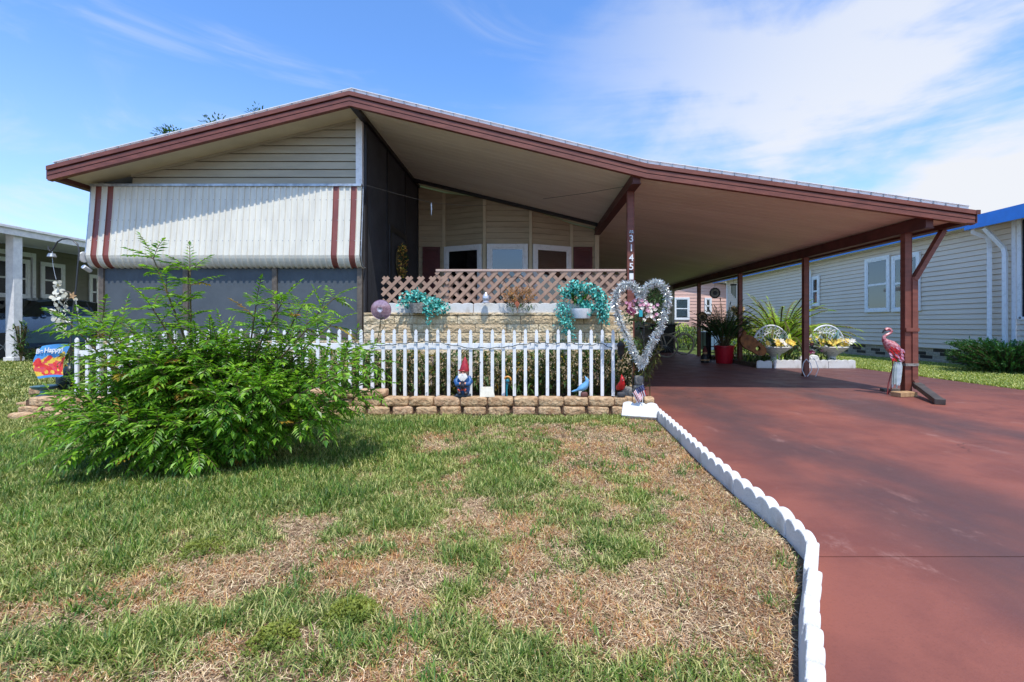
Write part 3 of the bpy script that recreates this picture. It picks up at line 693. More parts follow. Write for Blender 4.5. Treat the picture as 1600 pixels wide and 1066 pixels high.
for i, (a, b) in enumerate(((695, 752), (761, 825), (832, 890))):
    (xa, ya), (xb, yb) = bays[1+i], bays[2+i]; u = V((xb-xa, yb-ya, 0)); l = u.length; u.normalize(); nn = V((u.y, -u.x, 0))
    m_ = .035 if i != 1 else .055
    o = window(home, V((xa, ya, 0))+u*m_+nn*.014, u, nn, l-2*m_, 1.25, 2.62, .075, None, blind=(i == 2), fm=m_whitev, pane=m_glassd if i != 1 else glassy('mirror_glass', base=.12))
m_shut = M('maroon_shutter', S(96, 38, 34), S(80, 32, 30), .55, 5)
for a, b in ((661, 688), (896, 925)):
    c = MB(); xa, xb = gx(a, YB), gx(b, YB); c.box(xa, xa+.045, YB-.05, YB-.014, 1.25, 2.62); c.box(xb-.045, xb, YB-.05, YB-.014, 1.25, 2.62); c.box(xa+.045, xb-.045, YB-.05, YB-.014, 2.56, 2.62); c.box(xa+.045, xb-.045, YB-.05, YB-.014, 1.25, 1.31)
    z = 1.32
    while z < 2.54: c.obox(((xa+xb)/2, YB-.032, z+.018), ((xb-xa)/2-.045, 0, 0), (0, .012, -.010), (0, .002, .016)); z += .034
    c.build('shutter', m_shut, home)
c = MB(); c.box(-2.3, 1.46, YW+.02, YB, .28, .33); c.build('porch_floor', M('grey_deck', S(128, 120, 112), None, .8, 6), home)
c = MB(); siding(c, (1.47, YB+.05, 0), (0, 1, 0), (1, 0, 0), [(0, .3), (YS-YB-.05, .3), (YS-YB-.05, zcl(1.47)-.01), (0, zcl(1.47)-.01)], .112); c.build('carport_side_siding', m_sid2, home)

# ---------------------------------------------------------------- carport
CX = 1.44; BX = 5.33; YC = 6.42
cp = thing('carport', 'long carport roof on brown posts over the red driveway', 'carport', (3.4, YC, 0))
roof_part([KX, EX], cp); fascia_part([KX, EX+.0], cp)
c = MB(); ceiling(c, KX, EX-.05, YF+.03, YS+.3); c.build('carport_ceiling', M('carport_panel', S(238, 226, 206), S(224, 212, 192), .6, 1.2, stretch=(.4, 2, 1)), cp)
zb = lambda x: zcl(x)-.005
def beam(x, y0, y1, wd, z0, z1, nm):
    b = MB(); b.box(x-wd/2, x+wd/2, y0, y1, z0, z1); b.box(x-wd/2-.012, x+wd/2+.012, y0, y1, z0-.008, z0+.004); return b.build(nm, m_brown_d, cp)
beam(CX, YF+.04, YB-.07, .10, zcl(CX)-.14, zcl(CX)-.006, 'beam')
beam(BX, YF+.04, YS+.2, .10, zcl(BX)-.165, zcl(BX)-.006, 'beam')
c = MB(); gzt = ztop(EX)
c.box(EX-.11, EX+.02, YF-.045, YS+2, gzt-.165, gzt-.155); c.box(EX+.01, EX+.022, YF-.045, YS+2, gzt-.155, gzt-.02); c.box(EX-.11, EX-.10, YF+.035, YS+2, gzt-.155, gzt-.06)
c.box(EX-.0, EX+.05, YF-.06, YF-.04, gzt-.05, gzt+.006); c.build('gutter', m_brown_d, cp)
def post(x, y, z0, z1, wd=.088):
    p = MB(); h = wd/2; p.box(x-h, x+h, y-h, y+h, z0, z1)
    p.box(x-h-.006, x-h, y-h-.004, y-h+.018, z0, z1); p.box(x+h, x+h+.006, y-h-.004, y-h+.018, z0, z1)
    p.box(x-h-.012, x+h+.012, y-h-.012, y+h+.012, z0, z0+.02)
    return p.build('post', m_brown, cp, bevel=.003)
pf = post(CX, YC, .012, zcl(CX)-.13)
for y_ in (YC, 8.75, 11.45, 14.2): post(BX, y_, .012, zcl(BX)-.16)
# house number set down the front post, with a small palm emblem above and a white plate below
dg = MB(); yy = YC-.056
for s_, py_ in (('3', 373), ('1', 387.5), ('4', 403), ('5', 416.5)):
    z = gz(py_, yy)
    o = MB(); text_mb(o, s_, .135, .003, Matrix.Translation((gx(986.5, yy), yy, z-.045)) @ Matrix.Rotation(PI/2, 4, 'X'), bold=.0015)
    o.build('digit', m_whitev, pf)
o = MB(); z = gz(364, yy); xx = gx(986.5, yy)
for a in (-1.3, -.8, -.25, .3, .85, 1.35): o.ribbon((xx, yy, z+.012), (math.sin(a), 0, math.cos(a)), (0, 1, 0), .05, .016, 1.3, 3)
o.bar((xx, yy, z-.035), (xx+.004, yy, z+.012), .006, .004); o.build('palm_emblem', m_gal, pf)
o = MB(); o.box(xx-.028, xx+.028, yy-.004, yy+.004, gz(437, yy), gz(427, yy)); o.build('small_plate', m_whitev, pf)
o = MB(); o.box(xx-.03, xx+.03, yy-.006, yy+.004, gz(427, yy)+.003, gz(423.5, yy)); o.build('plate_cap', m_black, pf)
# downspout on the front right post
c = MB(); dx = BX+.085
c.tube([(EX-.04, YC-.02, gzt-.16), (EX-.045, YC-.02, gzt-.19)], .03, 6)
c.bar((EX-.03, YC-.03, gzt-.17), (dx+.0, YC-.03, 1.62), .075, .062, up=(1, 0, .5)); c.bar((dx, YC-.028, 1.66), (dx, YC-.028, .20), .078, .066, up=(0, 1, 0)); c.bar((dx, YC-.03, .22), (dx+.03, YC-.06, .12), .074, .062, up=(1, 0, 0))
c.box(BX-.055, dx+.045, YC-.075, YC-.06, .90, .95); c.build('downspout', m_brown, cp)
# storage room closing the back of the carport
c = MB(); siding(c, (1.5, YS, 0), (1, 0, 0), (0, -1, 0), [(0, .05), (BX-1.5-.02, .05), (BX-1.5-.02, zcl(BX)-.02), (0, zcl(1.5)-.02)], .115)
c.box(BX-.09, BX+.01, YS-.03, YS+.06, .02, zcl(BX)-.02); c.box(1.5, BX, YS+.02, YS+2.4, 0, 2.2); c.build('storage_wall', m_sid, cp)
# ---------------------------------------------------------------- planting bed, block border, porch wall
b = MB(); b.box(-5.55, 1.40, 5.03, 6.42, 0, .165); kind(b.build('garden_bed_soil', M('mulch', S(120, 92, 70), S(70, 52, 42), .95, 30, 1.0, 60)), 'structure')
t = thing('block_border', 'two-course tan stone block border at the foot of the picket fence', 'garden wall', (-2, 5.03, 0))
x = -5.6; i = 0
def blk(x0, x1, y, z, dp, ht, parent, amp=.006, rot=0): # one rounded stone of the border
    m_ = MB(); m_.rough(((x0+x1)/2, y, z+ht/2), (x1-x0, dp, ht), 7, amp, 7, R(0, 50), rot=rot); return m_.build('block', m_ret, parent, smooth=.8)
while x < 1.12:
    l = R(.26, .29); blk(x, x+l-.035, 5.06+R(-.006, .006), 0, .15, .097, t, .007); x += l-.002
x = -5.5
while x < 1.36:
    l = R(.27, .32); l = min(l, 1.40-x); blk(x, x+l-.008, 5.075+R(-.006, .006), .098, .16, .098, t, .007); x += l
for (xx, yy, zz, l) in ((-2.2, 5.06, .197, .30), (-1.88, 5.07, .197, .31), (-2.52, 5.05, .197, .3), (-2.85, 5.06, .197, .32)):
    blk(xx, xx+l, yy, zz, .17, .085, t)
for (px_, py_, wd, lab) in ((62, 619, .17, 'tan block standing on the flat stone at the left end of the bed'), (55, 631, .34, 'flat pale stone on the grass at the left end of the bed'), (95, 628, .3, 'low tan stone right of the flat pale stone')):
    p = gr(px_, py_+3); h = .10 if wd < .2 else .05
    m_ = MB(); m_.rough((p.x, p.y, h/2+(.05 if wd < .2 else 0)), (wd, .16, h), 6, .008, 6, px_); tag(m_.build('garden_stone', m_ret, loc=(p.x, p.y, 0), smooth=.8), lab, 'stone', 'loose stones by the bed')
for k in range(9):
    x = -5.3+k*.27; m_ = MB(); m_.rough((x, 4.80+R(-.05, .05), .035), (R(.16, .24), R(.12, .2), .08), 6, .012, 4, k)
    tag(m_.build('garden_stone', m_ret, loc=(x, 4.8, 0), smooth=.8), ORD[k]+' from the left of the low tan stones on the lawn behind the green bush', 'stone', 'stones edging the lawn behind the bush')
WY = 6.15
w_ = thing('porch_wall', 'low split-face tan block wall in front of the porch', 'wall', (-.4, WY, 0))
c = MB(); course_wall(c, -2.22, 1.42, WY, .10, 1.158, .427, .1135, .18); c.build('blockwork', [m_block, m_mortar], w_)
def scallop_mb(mb, l, n, h, th, M4, am=.028):
    """concrete edging block with a scalloped top, local x = length"""
    top = []
    for k in range(n):
        for j in range(9):
            if j == 0 and k: continue
            u = j/8; top.append((-l/2+l*(k+u)/n, h-am+am*math.sin(PI*u)**.6))
    vs = []
    for y_ in (-th/2, th/2):
        for x_, z_ in top: vs += [M4 @ V((x_, y_, z_)), M4 @ V((x_, y_, 0))]
    n2 = len(top); fs = []
    for i in range(n2-1):
        a = 2*i; b_ = a+2; o_ = 2*n2
        fs += [(a+1, b_+1, b_, a), (o_+a, o_+b_, o_+b_+1, o_+a+1), (a, b_, o_+b_, o_+a), (a+1, o_+a+1, o_+b_+1, b_+1)]
    fs += [(1, 0, 2*n2, 2*n2+1), (2*n2-1, 2*n2-2, 4*n2-2, 4*n2-1)][:1]+[(2*n2-2, 2*n2-1, 4*n2-1, 4*n2-2)]
    return mb.add(vs, fs)

def edging(name, pos, rz, l, n, h, th, label, group, tilt=0.0, pitch=0.0, mat=None, am=.028):
    m_ = MB(); scallop_mb(m_, l, n, h, th, Matrix.Identity(4), am)
    o = m_.build(name, mat or m_edge, bevel=.006, local=True); o.location = pos; o.rotation_euler = (tilt, pitch, rz)
    return tag(o, label, 'edging block', group)
x = -1.94; k = 0
while x < 1.15:
    l = min(.598, 1.19-x); edging('edging_block', (x+l/2, WY+.05+R(-.004, .004), 1.156), R(-.01, .01), l-.005, max(1, round(l/.15)), .135, .05, am=.015, group='scalloped edging on the porch wall', label=
        ORD[k]+' from the left of the white scalloped blocks standing on the porch wall'); x += .6; k += 1
# driveway edging
pts = [V((a, b, 0)) for a, b in EDGE]; pts[0] = V((1.41, 5.40, 0))
def along(s):
    q = 0
    for a, b_ in zip(pts[:6], pts[1:6]):
        L_ = (b_-a).length
        if s <= q+L_: return a.lerp(b_, (s-q)/L_)
        q += L_
    return pts[5].copy()
tot = sum((b_-a).length for a, b_ in zip(pts[:5], pts[1:6])); nb = 6; sl = tot/nb
for k in range(nb):
    a, b_ = along(k*sl), along((k+1)*sl); c_ = (a+b_)/2; d_ = (b_-a)
    edging('edging_block', (c_.x, c_.y, 0), math.atan2(d_.y, d_.x)+R(-.01, .01), sl-.006, 4, .115, .055, ORD[k]+' white scalloped block from the fence corner in the straight driveway row', 'straight driveway edging')
labs = ['first white edging block of the bend, just after the straight row ends', 'white edging block turning the corner, second of the bend', 'leaning white edging block halfway down the bend', 'leaning white edging block near the bottom edge of the photo', 'nearest whole white edging block beside the driveway', 'white edging block cut by the bottom of the photo', 'white edging block nearest the camera']
for k in range(5, 12):
    a, b_ = pts[k], pts[k+1]; d_ = (b_-a); c_ = (a+b_)/2
    edging('edging_block', (c_.x, c_.y, -.002), math.atan2(d_.y, d_.x), d_.length+(-.008 if k > 6 else .0), 2 if d_.length > .16 else 1, .112, .046, labs[k-5], 'curved driveway edging', am=.022, tilt=-R(.06, .22) if k > 6 else (-.05 if k == 6 else 0), pitch=R(-.03, .03))
o = edging('edging_block', (1.16, 4.76, .02), -.36, .36, 3, .19, .055, 'loose white scalloped block leaning back on the border corner by the small flag', 'loose edging', tilt=-.80)
# ---------------------------------------------------------------- picket fence
FY = 5.20
fe = thing('picket_fence', 'white vinyl picket fence standing on the block border', 'fence', (-2, FY, .16))
def picket(x, y, z0, z1, wd=.036, rz=0):
    p = MB(); h = wd/2; prof = [(-h, z0), (h, z0), (h, z1-.065), (h*.55, z1-.055), (h*.95, z1-.045), (h*.85, z1-.02), (0, z1), (-h*.85, z1-.02), (-h*.95, z1-.045), (-h*.55, z1-.055), (-h, z1-.065)]
    q = Quaternion((0, 0, 1), rz)
    p.prism([V((x, y, 0))+q @ V((a, 0, b_)) for a, b_ in prof], q @ V((0, -.011, 0)), q @ V((0, .011, 0)))
    return p.build('picket', m_whitev, fe)
x = gx(957.4, FY); k = 0
while x > -5.15:
    z1 = .945+R(-.006, .006)-(.10 if x < -4.0 else 0)*min(1, (-4.0-x)/.8); picket(x+R(-.003, .003), FY-.012, .185, z1, rz=0); x -= .1247
for y_ in (5.33, 5.47, 5.62, 5.78, 5.94, 6.1): picket(-5.13, y_, .17, .83, rz=PI/2)
c = MB(); c.box(-4.2, gx(972, FY), FY+.0, FY+.03, .712, .785)
c.prism([(-4.2, 0, .712), (-4.2, 0, .785), (-5.15, 0, .70), (-5.15, 0, .63)], (0, FY, 0), (0, FY+.03, 0)); c.box(-5.15, -5.12, FY+.03, 6.2, .63, .70); c.build('rail', m_whitev, fe, bevel=.003)
# string of lights
c = MB(); P = [(545, 534), (560, 538), (600, 540), (628, 537), (655, 534), (680, 534), (705, 539), (735, 544), (770, 544), (800, 541), (835, 535), (860, 537), (890, 536), (915, 540), (940, 537), (960, 546)]
yy = FY-.035; path = []
for a, b_ in zip(P, P[1:]):
    for j in range(6):
        u = j/6; path.append(at(a[0]+(b_[0]-a[0])*u, a[1]+(b_[1]-a[1])*u+math.sin(u*9+a[0])*.9, yy))
c.tube(path, .0042, 5, 0); c.tube([p+V((0, -.004, .004*math.sin(i*1.3))) for i, p in enumerate(path)], .003, 4, 0)
for i in range(2, len(path), 3):
    p = path[i]; c.tube([p, p+V((R(-.02, .02), -.008, -.03 if i % 2 else .028))], [.005, .002], 5, 1)
tag(c.build('string_lights', [M('dark_green_wire', S(30, 60, 64), None, .5), M('blue_bulb', S(44, 84, 130), None, .3)], loc=path[0]), 'dark green string of small lights draped along the picket fence rail', 'string lights')
# bed planting between the fence and the wall
c = MB(); 
for i in range(13500):
    x = R(-5.45, 1.40); y = R(5.25, 5.95); dens = .8+.45*mn.noise(V((x*1.4, y*2, 0)))+(.25 if x > -.2 else 0)
    if R(0, 1) > dens: continue
    hh = .50+.16*mn.noise(V((x*2.2, 3, 1)))+(.10 if x > .15 else 0); a = R(0, 2*PI); z0 = .16+R(0, hh)
    d_ = V((math.cos(a)*.8, math.sin(a)*.8, R(.2, 1.6)))
    g_ = R(0, 1); mi = 0 if g_ < .72 else (1 if g_ < .88 else 2 if g_ < .93 else 3)
    c.ribbon((x, y, z0), d_, (0, 0, 1), R(.09, .18), R(.014, .026), R(.5, 1.7), 3, mi)
for i in range(700):
    x = R(-5.4, 1.36); y = R(5.27, 6.0); c.tube([(x, y, .15), (x+R(-.04, .04), y+R(-.03, .03), R(.35, .6))], [.004, .002], 3, 4, False)
for i in range(260):                                   # taller shoots at the right end
    x = R(.15, 1.4); y = R(5.4, 6.02); c.ribbon((x, y, R(.45, .8)), (R(-1, 1), R(-1, .4), R(.4, 1.6)), (0, 0, 1), R(.1, .18), .014, R(.6, 1.4), 3, 0 if R(0, 1) < .6 else 1)
m_bed2 = M('olive_leaf', S(120, 124, 62), S(92, 96, 48), .5, 6, island=.35, trans=.25)
c.build_ = c.build('bed_plants', [m_leafd, m_bed2, M('purple_leaf', S(84, 66, 62), S(62, 52, 48), .5, 6, island=.3), m_leafy, m_stem], loc=(-2, 5.6, .15))
kind(c.build_, 'stuff', 'dense strap-leaved bed plants between the picket fence and the block wall', 'bed plants')
# ---------------------------------------------------------------- lattice screens on the wall
def lattice(name, x0, x1, z0, z1, y, label, off=0.0, pitch=.163, wd=.046, rail=False, z1l=None, jag=False):
    t = thing(name, label, 'lattice', (x0, y, z0), 0, 'lattice screens on the porch wall')
    for sg, yy in ((1, y), (-1, y+.009)):
        m_ = MB(); c_ = x0-5
        while c_ < x1+5:
            # line x = c_+off + sg*(z-z0)
            za, zb_ = z0, z1; X = lambda z: c_+off+sg*(z-z0)
            lo, hi = sorted(((x0-c_-off)*sg+z0, (x1-c_-off)*sg+z0)); za = max(z0, lo); zb_ = min(z1, hi)
            if zb_-za > .02:
                m_.bar((X(za), yy, za), (X(zb_), yy, zb_), .008, wd, up=(sg, 0, -1) if False else (-sg, 0, 1))
            c_ += pitch
        m_.build('slats', m_lat, t)
    if rail:
        m_ = MB(); m_.box(x0, x1, y-.012, y+.028, z1-.004, z1+.028); m_.build('cap_rail', M('pinkish_cap', S(196, 168, 152), None, .6), t, bevel=.003)
    return t
LYY = 6.34
lattice('lattice_screen', gx(597, LYY), gx(700, LYY), 1.13, gz(433, LYY), LYY, 'left tan diagonal lattice panel with bare zigzag top on the porch wall')
lattice('lattice_screen', gx(681, LYY+.03), gx(978, LYY+.03), 1.13, gz(424, LYY+.03), LYY+.03, 'long tan diagonal lattice panel with a cap rail on the porch wall', rail=True, off=.03)
lattice('lattice_screen', gx(694, LYY+.07), gx(840, LYY+.07), 1.13, gz(428, LYY+.07), LYY+.07, 'second tan lattice layer overlapping behind the middle of the long panel', off=.105)
lattice('lattice_screen', gx(900, LYY+.07), gx(978, LYY+.07), 1.13, gz(430, LYY+.07), LYY+.07, 'second tan lattice layer behind the right end of the long panel', off=.11)
# ---------------------------------------------------------------- arrangements on the wall
def cluster(mb, pts, n, rad, l, wd, mi=0, down=.3, vines=0):
    for i in range(n):
        p = V(random.choice(pts)); q = V((random.gauss(0, 1), random.gauss(0, .7), random.gauss(0, 1)))*rad*.5
        d_ = V((R(-1, 1), R(-1, .4), R(-.9-down, .8))); mb.leaf(p+q, d_, V((R(-.5, .5), -1, R(0, 1))), l*R(.6, 1.2), wd*R(.7, 1.2), .2, .1, mi)
AY = 6.08
def vpath(P, y): return [at(a, b_, y) for a, b_ in P]
def densify(ps, k=5):
    o = []
    for a, b_ in zip(ps, ps[1:]): o += [a.lerp(b_, j/k) for j in range(k)]
    return o+[ps[-1]]
t = thing('ivy_planter', 'grey pot of teal silk ivy hanging off the left of the wall', 'plant', at(655, 487, AY))
c = MB(); c.lathe([(.10, -.09), (.12, .02), (.12, .04), (.10, .04)], at(654, 479, AY), 14); c.build('pot', m_grey, t, smooth=.6)
c = MB(); cluster(c, densify(vpath([(632, 470), (648, 462), (668, 468), (682, 476), (690, 482)], AY)), 420, .09, .055, .034); cluster(c, densify(vpath([(662, 478), (672, 492)], AY-.05)), 60, .05, .045, .03)
cluster(c, densify(vpath([(668, 492), (670, 505)], AY-.07)), 16, .03, .035, .025); c.build('leaves', m_teal, t)
t = thing('ivy_planter', 'large teal silk ivy arrangement with green centre cascading at the wall right end', 'plant', at(905, 487, AY))
c = MB(); c.lathe([(.12, -.10), (.15, .0), (.15, .03), (.13, .03)], at(908, 486, AY+.02), 14); c.build('pot', m_white, t, smooth=.6)
c = MB(); cluster(c, densify(vpath([(882, 462), (893, 450), (908, 448), (925, 455), (938, 465), (943, 478)], AY)), 620, .09, .05, .03)
cluster(c, densify(vpath([(878, 478), (882, 492), (886, 508), (888, 518)], AY-.05)), 420, .085, .036, .022)
cluster(c, densify(vpath([(938, 480), (944, 492), (946, 502)], AY-.05)), 220, .07, .036, .022)
cluster(c, densify(vpath([(905, 470), (918, 478), (922, 486)], AY-.05)), 110, .07, .06, .035); c.build('leaves', m_teal, t)
c = MB()
for i in range(60): c.ribbon(at(R(893, 918), R(462, 474), AY), (R(-.8, .8), R(-1, .2), R(.3, 1.5)), (0, 0, 1), R(.08, .17), .022, R(.5, 1.4), 3)
c.build('green_leaves', M('fresh_green', S(66, 130, 50), S(44, 100, 40), .4, 5, island=.3, trans=.2), t)
t = thing('dried_flower_arrangement', 'dried orange flowers in a dark wire ring on the porch wall', 'plant', at(808, 487, AY))
c = MB()
for i in range(90):
    p0 = at(R(795, 820), R(474, 482), AY); e = at(R(783, 840), R(446, 470), AY+R(-.06, .03)); c.tube([p0, p0.lerp(e, .6)+V((0, -.01, .02)), e], .0015, 3, 1, False)
    for k in range(9): c.leaf(e+(p0-e)*R(0, .35)+V((R(-.012, .012), R(-.02, .01), R(-.01, .01))), (R(-1, 1), R(-1, .2), R(-.2, 1)), (0, -1, .3), R(.012, .024), .010, mi=0)
c.build('flowers', [m_or, m_stem], t)
c = MB()
for i in range(60): c.ribbon(at(R(786, 836), R(474, 484), AY-.02), (R(-1, 1), R(-1, 0), R(-.7, .7)), (0, 0, 1), R(.05, .11), .012, R(.3, 1.0), 3)
c.build('green_leaves', m_leafd, t)
c = MB(); ctr = at(805, 456, AY+.02); c.tube([ctr+V((math.cos(a*.2618)*.20, 0, math.sin(a*.2618)*.20)) for a in range(25)], .004, 5); c.build('wire_ring', m_black, t)
c = MB(); p = at(808, 476, AY-.07); c.prism([p+V((-.035, 0, .02)), p+V((0, 0, .055)), p+V((.035, 0, .015)), p+V((.005, 0, -.06))], (0, 0, 0), (0, .006, 0)); c.build('diamond_tag', m_terra, t)
c = MB(); p = at(759, 474, AY); c.lathe([(.05, 0), (.052, .012), (.03, .03), (.045, .05), (.048, .08), (.036, .11), (.018, .13), (.012, .145)], p, 14)
tag(c.build('glass_ornament', M('frosted_glass', S(206, 210, 222), None, .15, metal=.4), loc=p, smooth=.6), 'small frosted glass dome ornament between ivy and orange flowers', 'ornament')
# glass plate flower on a stake
PY = 5.75
t = thing('plate_flower', 'pink glass plate flower on a wire stake at the wall left end', 'garden ornament', at(590, 600, PY))
p = at(595.5, 484, PY); q = Matrix.Rotation(PI/2+.15, 3, 'X')
c = MB(); c.lathe([(.01, .012), (.05, .004), (.10, -.004), (.125, -.010), (.13, 0), (.125, -.003), (.10, .006), (.04, .02)], p, 24, mat=q); c.build('plate', M('pink_glass', S(190, 156, 166), S(150, 116, 130), .12, 30, metal=.25), t, smooth=.6)
c = MB()
for k in range(14): a = k*.449; c.leaf(p+V((0, -.03, 0)), (math.cos(a), -.5, math.sin(a)), (0, -1, 0), .045, .022)
c.build('glass_petals', M('clear_petals', S(214, 206, 214), None, .1, metal=.5), t)
c = MB(); c.tube([at(596, 492, PY+.02), at(592, 520, PY), at(588, 540, PY), at(586, 600, PY)], .006, 5); c.tube([at(600, 496, PY), at(603, 505, PY), at(595, 520, PY), at(590, 536, PY), at(578, 552, PY)], .003, 4)
c.build('stem', m_stem, t)
c = MB()
for k in range(16): c.leaf(at(R(590, 603), R(496, 535), PY), (R(-1, 1), -.5, R(-.5, .8)), (0, 0, 1), .03, .014)
c.build('vine_leaves', m_leafd, t)

# ---------------------------------------------------------------- figurines on the border
BY = 5.085; BZ = .196
def skin_person(): pass
p0 = V((gx(724.5, BY), BY-.01, BZ))
t = thing('garden_gnome', 'garden gnome with tall red hat and blue coat on the border', 'garden gnome', p0)
G = lambda x, y, z: p0+V((x, y, z))
c = MB(); c.rough(G(0, 0, .015), (.20, .12, .04), 5, .008, 4, 3); c.build('rock_base', M('slate_base', S(70, 84, 96), S(50, 60, 70), .7), t, smooth=.8)
c = MB(); c.lathe([(.070, .03), (.085, .07), (.088, .12), (.082, .17), (.068, .22), (.045, .25)], p0, 16, sy=.8)
for s_ in (-1, 1): c.tube([G(s_*.068, .0, .215), G(s_*.098, -.03, .17), G(s_*.075, -.075, .14), G(s_*.038, -.085, .15)], [.03, .032, .028, .022], 8)
c.build('coat', M('gnome_blue', S(48, 104, 160), S(30, 74, 126), .45, 30), t, smooth=.9)
c = MB(); c.ball(G(0, -.02, .265), (.048, .045, .045), 12); c.ball(G(0, -.067, .262), .013, 8)
for s_ in (-1, 1): c.ball(G(s_*.036, -.088, .152), (.016, .014, .016), 8); c.ball(G(s_*.05, -.02, .262), (.01, .01, .015), 6)
c.build('face_and_hands', M('gnome_skin', S(226, 170, 140), None, .5), t, smooth=.9)
c = MB(); c.lathe([(.062, .285), (.064, .30), (.055, .33), (.046, .36), (.034, .39), (.018, .425), (.004, .445)], p0+V((0, -.012, 0)), 14, mat=Matrix.Rotation(.05, 3, 'Y')); c.tube([G(math.cos(a*.4488)*.062, -.012+math.sin(a*.4488)*.062, .291) for a in range(15)], .008, 5)
c.build('pointed_hat', M('gnome_red', S(182, 44, 54), S(140, 28, 40), .45, 30), t, smooth=.9)
c = MB()
for k in range(46): a = R(-1.35, 1.35); c.tube([G(math.sin(a)*.042, -.058-.01*math.cos(a), .262-abs(a)*.006+R(-.012, .005)), G(math.sin(a)*.062, -.088, .222), G(math.sin(a)*.034, -.092, .168+abs(a)*.02)], [.007, .010, .002], 4, caps=False)
c.tube([G(-.03, -.072, .245), G(0, -.082, .252), G(.03, -.072, .245)], [.003, .009, .003], 5)
c.build('beard', M('gnome_beard', S(226, 226, 222), S(196, 196, 194), .6), t, smooth=.9)
c = MB(); 
for s_ in (-1, 1): c.ball(G(s_*.018, -.063, .275), .0045, 6)
for s_ in (-1, 1): c.ball(G(s_*.04, -.062, .05), (.03, .045, .02), 8)
c.box(p0.x-.075, p0.x+.075, p0.y-.078, p0.y-.062, p0.z+.115, p0.z+.13); c.ball(G(.0, -.095, .13), (.036, .03, .04), 8); c.ball(G(.0, -.105, .17), (.018, .018, .02), 8)
c.build('boots_belt_and_pet', M('gnome_dark', S(44, 44, 58), None, .4), t, smooth=.9); t.scale = (.84, .84, 1)
c = MB()
for k in range(7): c.ball(G(-.02+R(-.045, .06), -.075+R(-.01, .01), .075+R(-.012, .012)), .013, 6)
c.build('berries', M('gnome_berries', S(206, 90, 66), None, .4), t, smooth=.9)
c = MB(); p = V((gx(761, BY), BY-.04, BZ)); c.prism([p+V((-.078, -.02, 0)), p+V((.092, -.02, 0)), p+V((.062, .045, .10)), p+V((-.068, .045, .10))], (0, 0, 0), (0, .02, .006))
tag(c.build('blank_plaque', M('pale_plaque', S(206, 202, 188), S(190, 184, 168), .8, 20, .2), loc=p, bevel=.004), 'blank pale plaque leaning on the border right of the gnome', 'plaque')
p = V((gx(792, BY), BY, BZ)); t = thing('bird_stake', 'small orange and teal curled bird stake behind the border', 'garden ornament', p)
c = MB(); c.tube([p, p+V((-.004, 0, .08)), p+V((.004, 0, .15))], [.010, .012, .016], 8); c.ball(p+V((.008, -.012, .175)), .022, 8); c.build('body', M('teal_enamel', S(24, 120, 140), None, .3), t, smooth=.9)
c = MB(); c.tube([p+V((.008+.036*math.cos(a), -.005, .185+.036*math.sin(a))) for a in [2.9-.4*i for i in range(9)]], [.006]+[.011]*7+[.004], 6); c.build('crest', M('orange_enamel', S(226, 150, 60), None, .35), t, smooth=.9)
def bird(name, p, s, facing, mat, label, basemat, tail=.1, front=False):
    t = thing(name, label, 'bird figurine', p)
    q = Quaternion((0, 0, 1), facing); T = lambda x, y, z: p+q @ (V((x, y, z))*s)
    c = MB(); spine = [(-.42, 0, .17), (-.34, 0, .19), (-.22, 0, .23), (-.14, 0, .27), (-.05, 0, .31), (.04, 0, .37), (.10, 0, .45), (.13, 0, .52), (.14, 0, .57), (.13, 0, .62), (.10, 0, .67), (.06, 0, .74)]
    rr = [.018, .032, .04, .085, .125, .13, .105, .075, .07, .062, .036, .006]
    c.tube([T(*a) for a in spine], [r*s for r in rr], 12); c.build('body', mat, t, smooth=1.2)
    c = MB()
    for sg in (-1, 1): c.ball(T(-.06, sg*.105, .31), (.15*s, .03*s, .07*s), 8, mat=(q.to_matrix() @ Matrix.Rotation(-.5, 3, 'Y')))
    c.build('wings', mat, t, smooth=1.2)
    c = MB(); c.tube([T(.19, 0, .575), T(.24, 0, .565)], [.026*s, .003*s], 8); c.build('beak', M('beak', S(226, 190, 170), None, .4), t, smooth=.9)
    c = MB(); c.ball(T(.172, 0, .58), (.03*s, .055*s, .03*s), 8)
    for sg in (-1, 1): c.ball(T(.165, sg*.05, .60), .012*s, 6)
    c.build('mask', m_black, t, smooth=.9)
    c = MB(); c.rough(p+q @ (V((.03, 0, .08))*s), (.26*s, .2*s, .2*s), 5, .01*s, 3, 5); c.build('stand', basemat, t, smooth=.9)
bird('blue_bird', V((gx(911, BY), BY-.02, BZ)), .31, -.2, M('pale_blue_glaze', S(120, 178, 222), S(96, 154, 206), .3), 'pale blue crested bird figurine facing right on the border', M('maroon_rock', S(110, 70, 66), None, .7))
bird('red_bird', V((gx(969, BY), BY-.04, BZ)), .34, -1.45, m_redb, 'red crested bird figurine facing the lawn on the border', M('dark_rock', S(66, 66, 70), None, .7))
p = V((gx(998, BY+.1), BY+.10, BZ-.03)); t = thing('stone_lantern', 'small weathered grey stone ornament at the border corner', 'garden ornament', p)
c = MB(); c.rough(p+V((0, 0, .07)), (.11, .10, .15), 6, .01, 6, 2); c.build('pedestal', m_grey, t, smooth=.8)
c = MB(); c.rough(p+V((.004, 0, .20)), (.10, .09, .11), 6, .014, 3, 8); c.build('carved_top', m_grey, t, smooth=.8)
p = V((gx(980, BY+.1), BY+.12, BZ-.03)); c = MB(); c.rough(p+V((0, 0, .06)), (.13, .10, .12), 6, .008, 7, 12); tag(c.build('garden_stone', m_grey, loc=p, smooth=.8), 'square grey-tan stone between the red bird and grey ornament', 'stone')
c = MB(); p = at(1003, 652, 4.82); t = thing('small_flag', 'small drooping striped flag on a white stick at the border corner', 'flag', p)
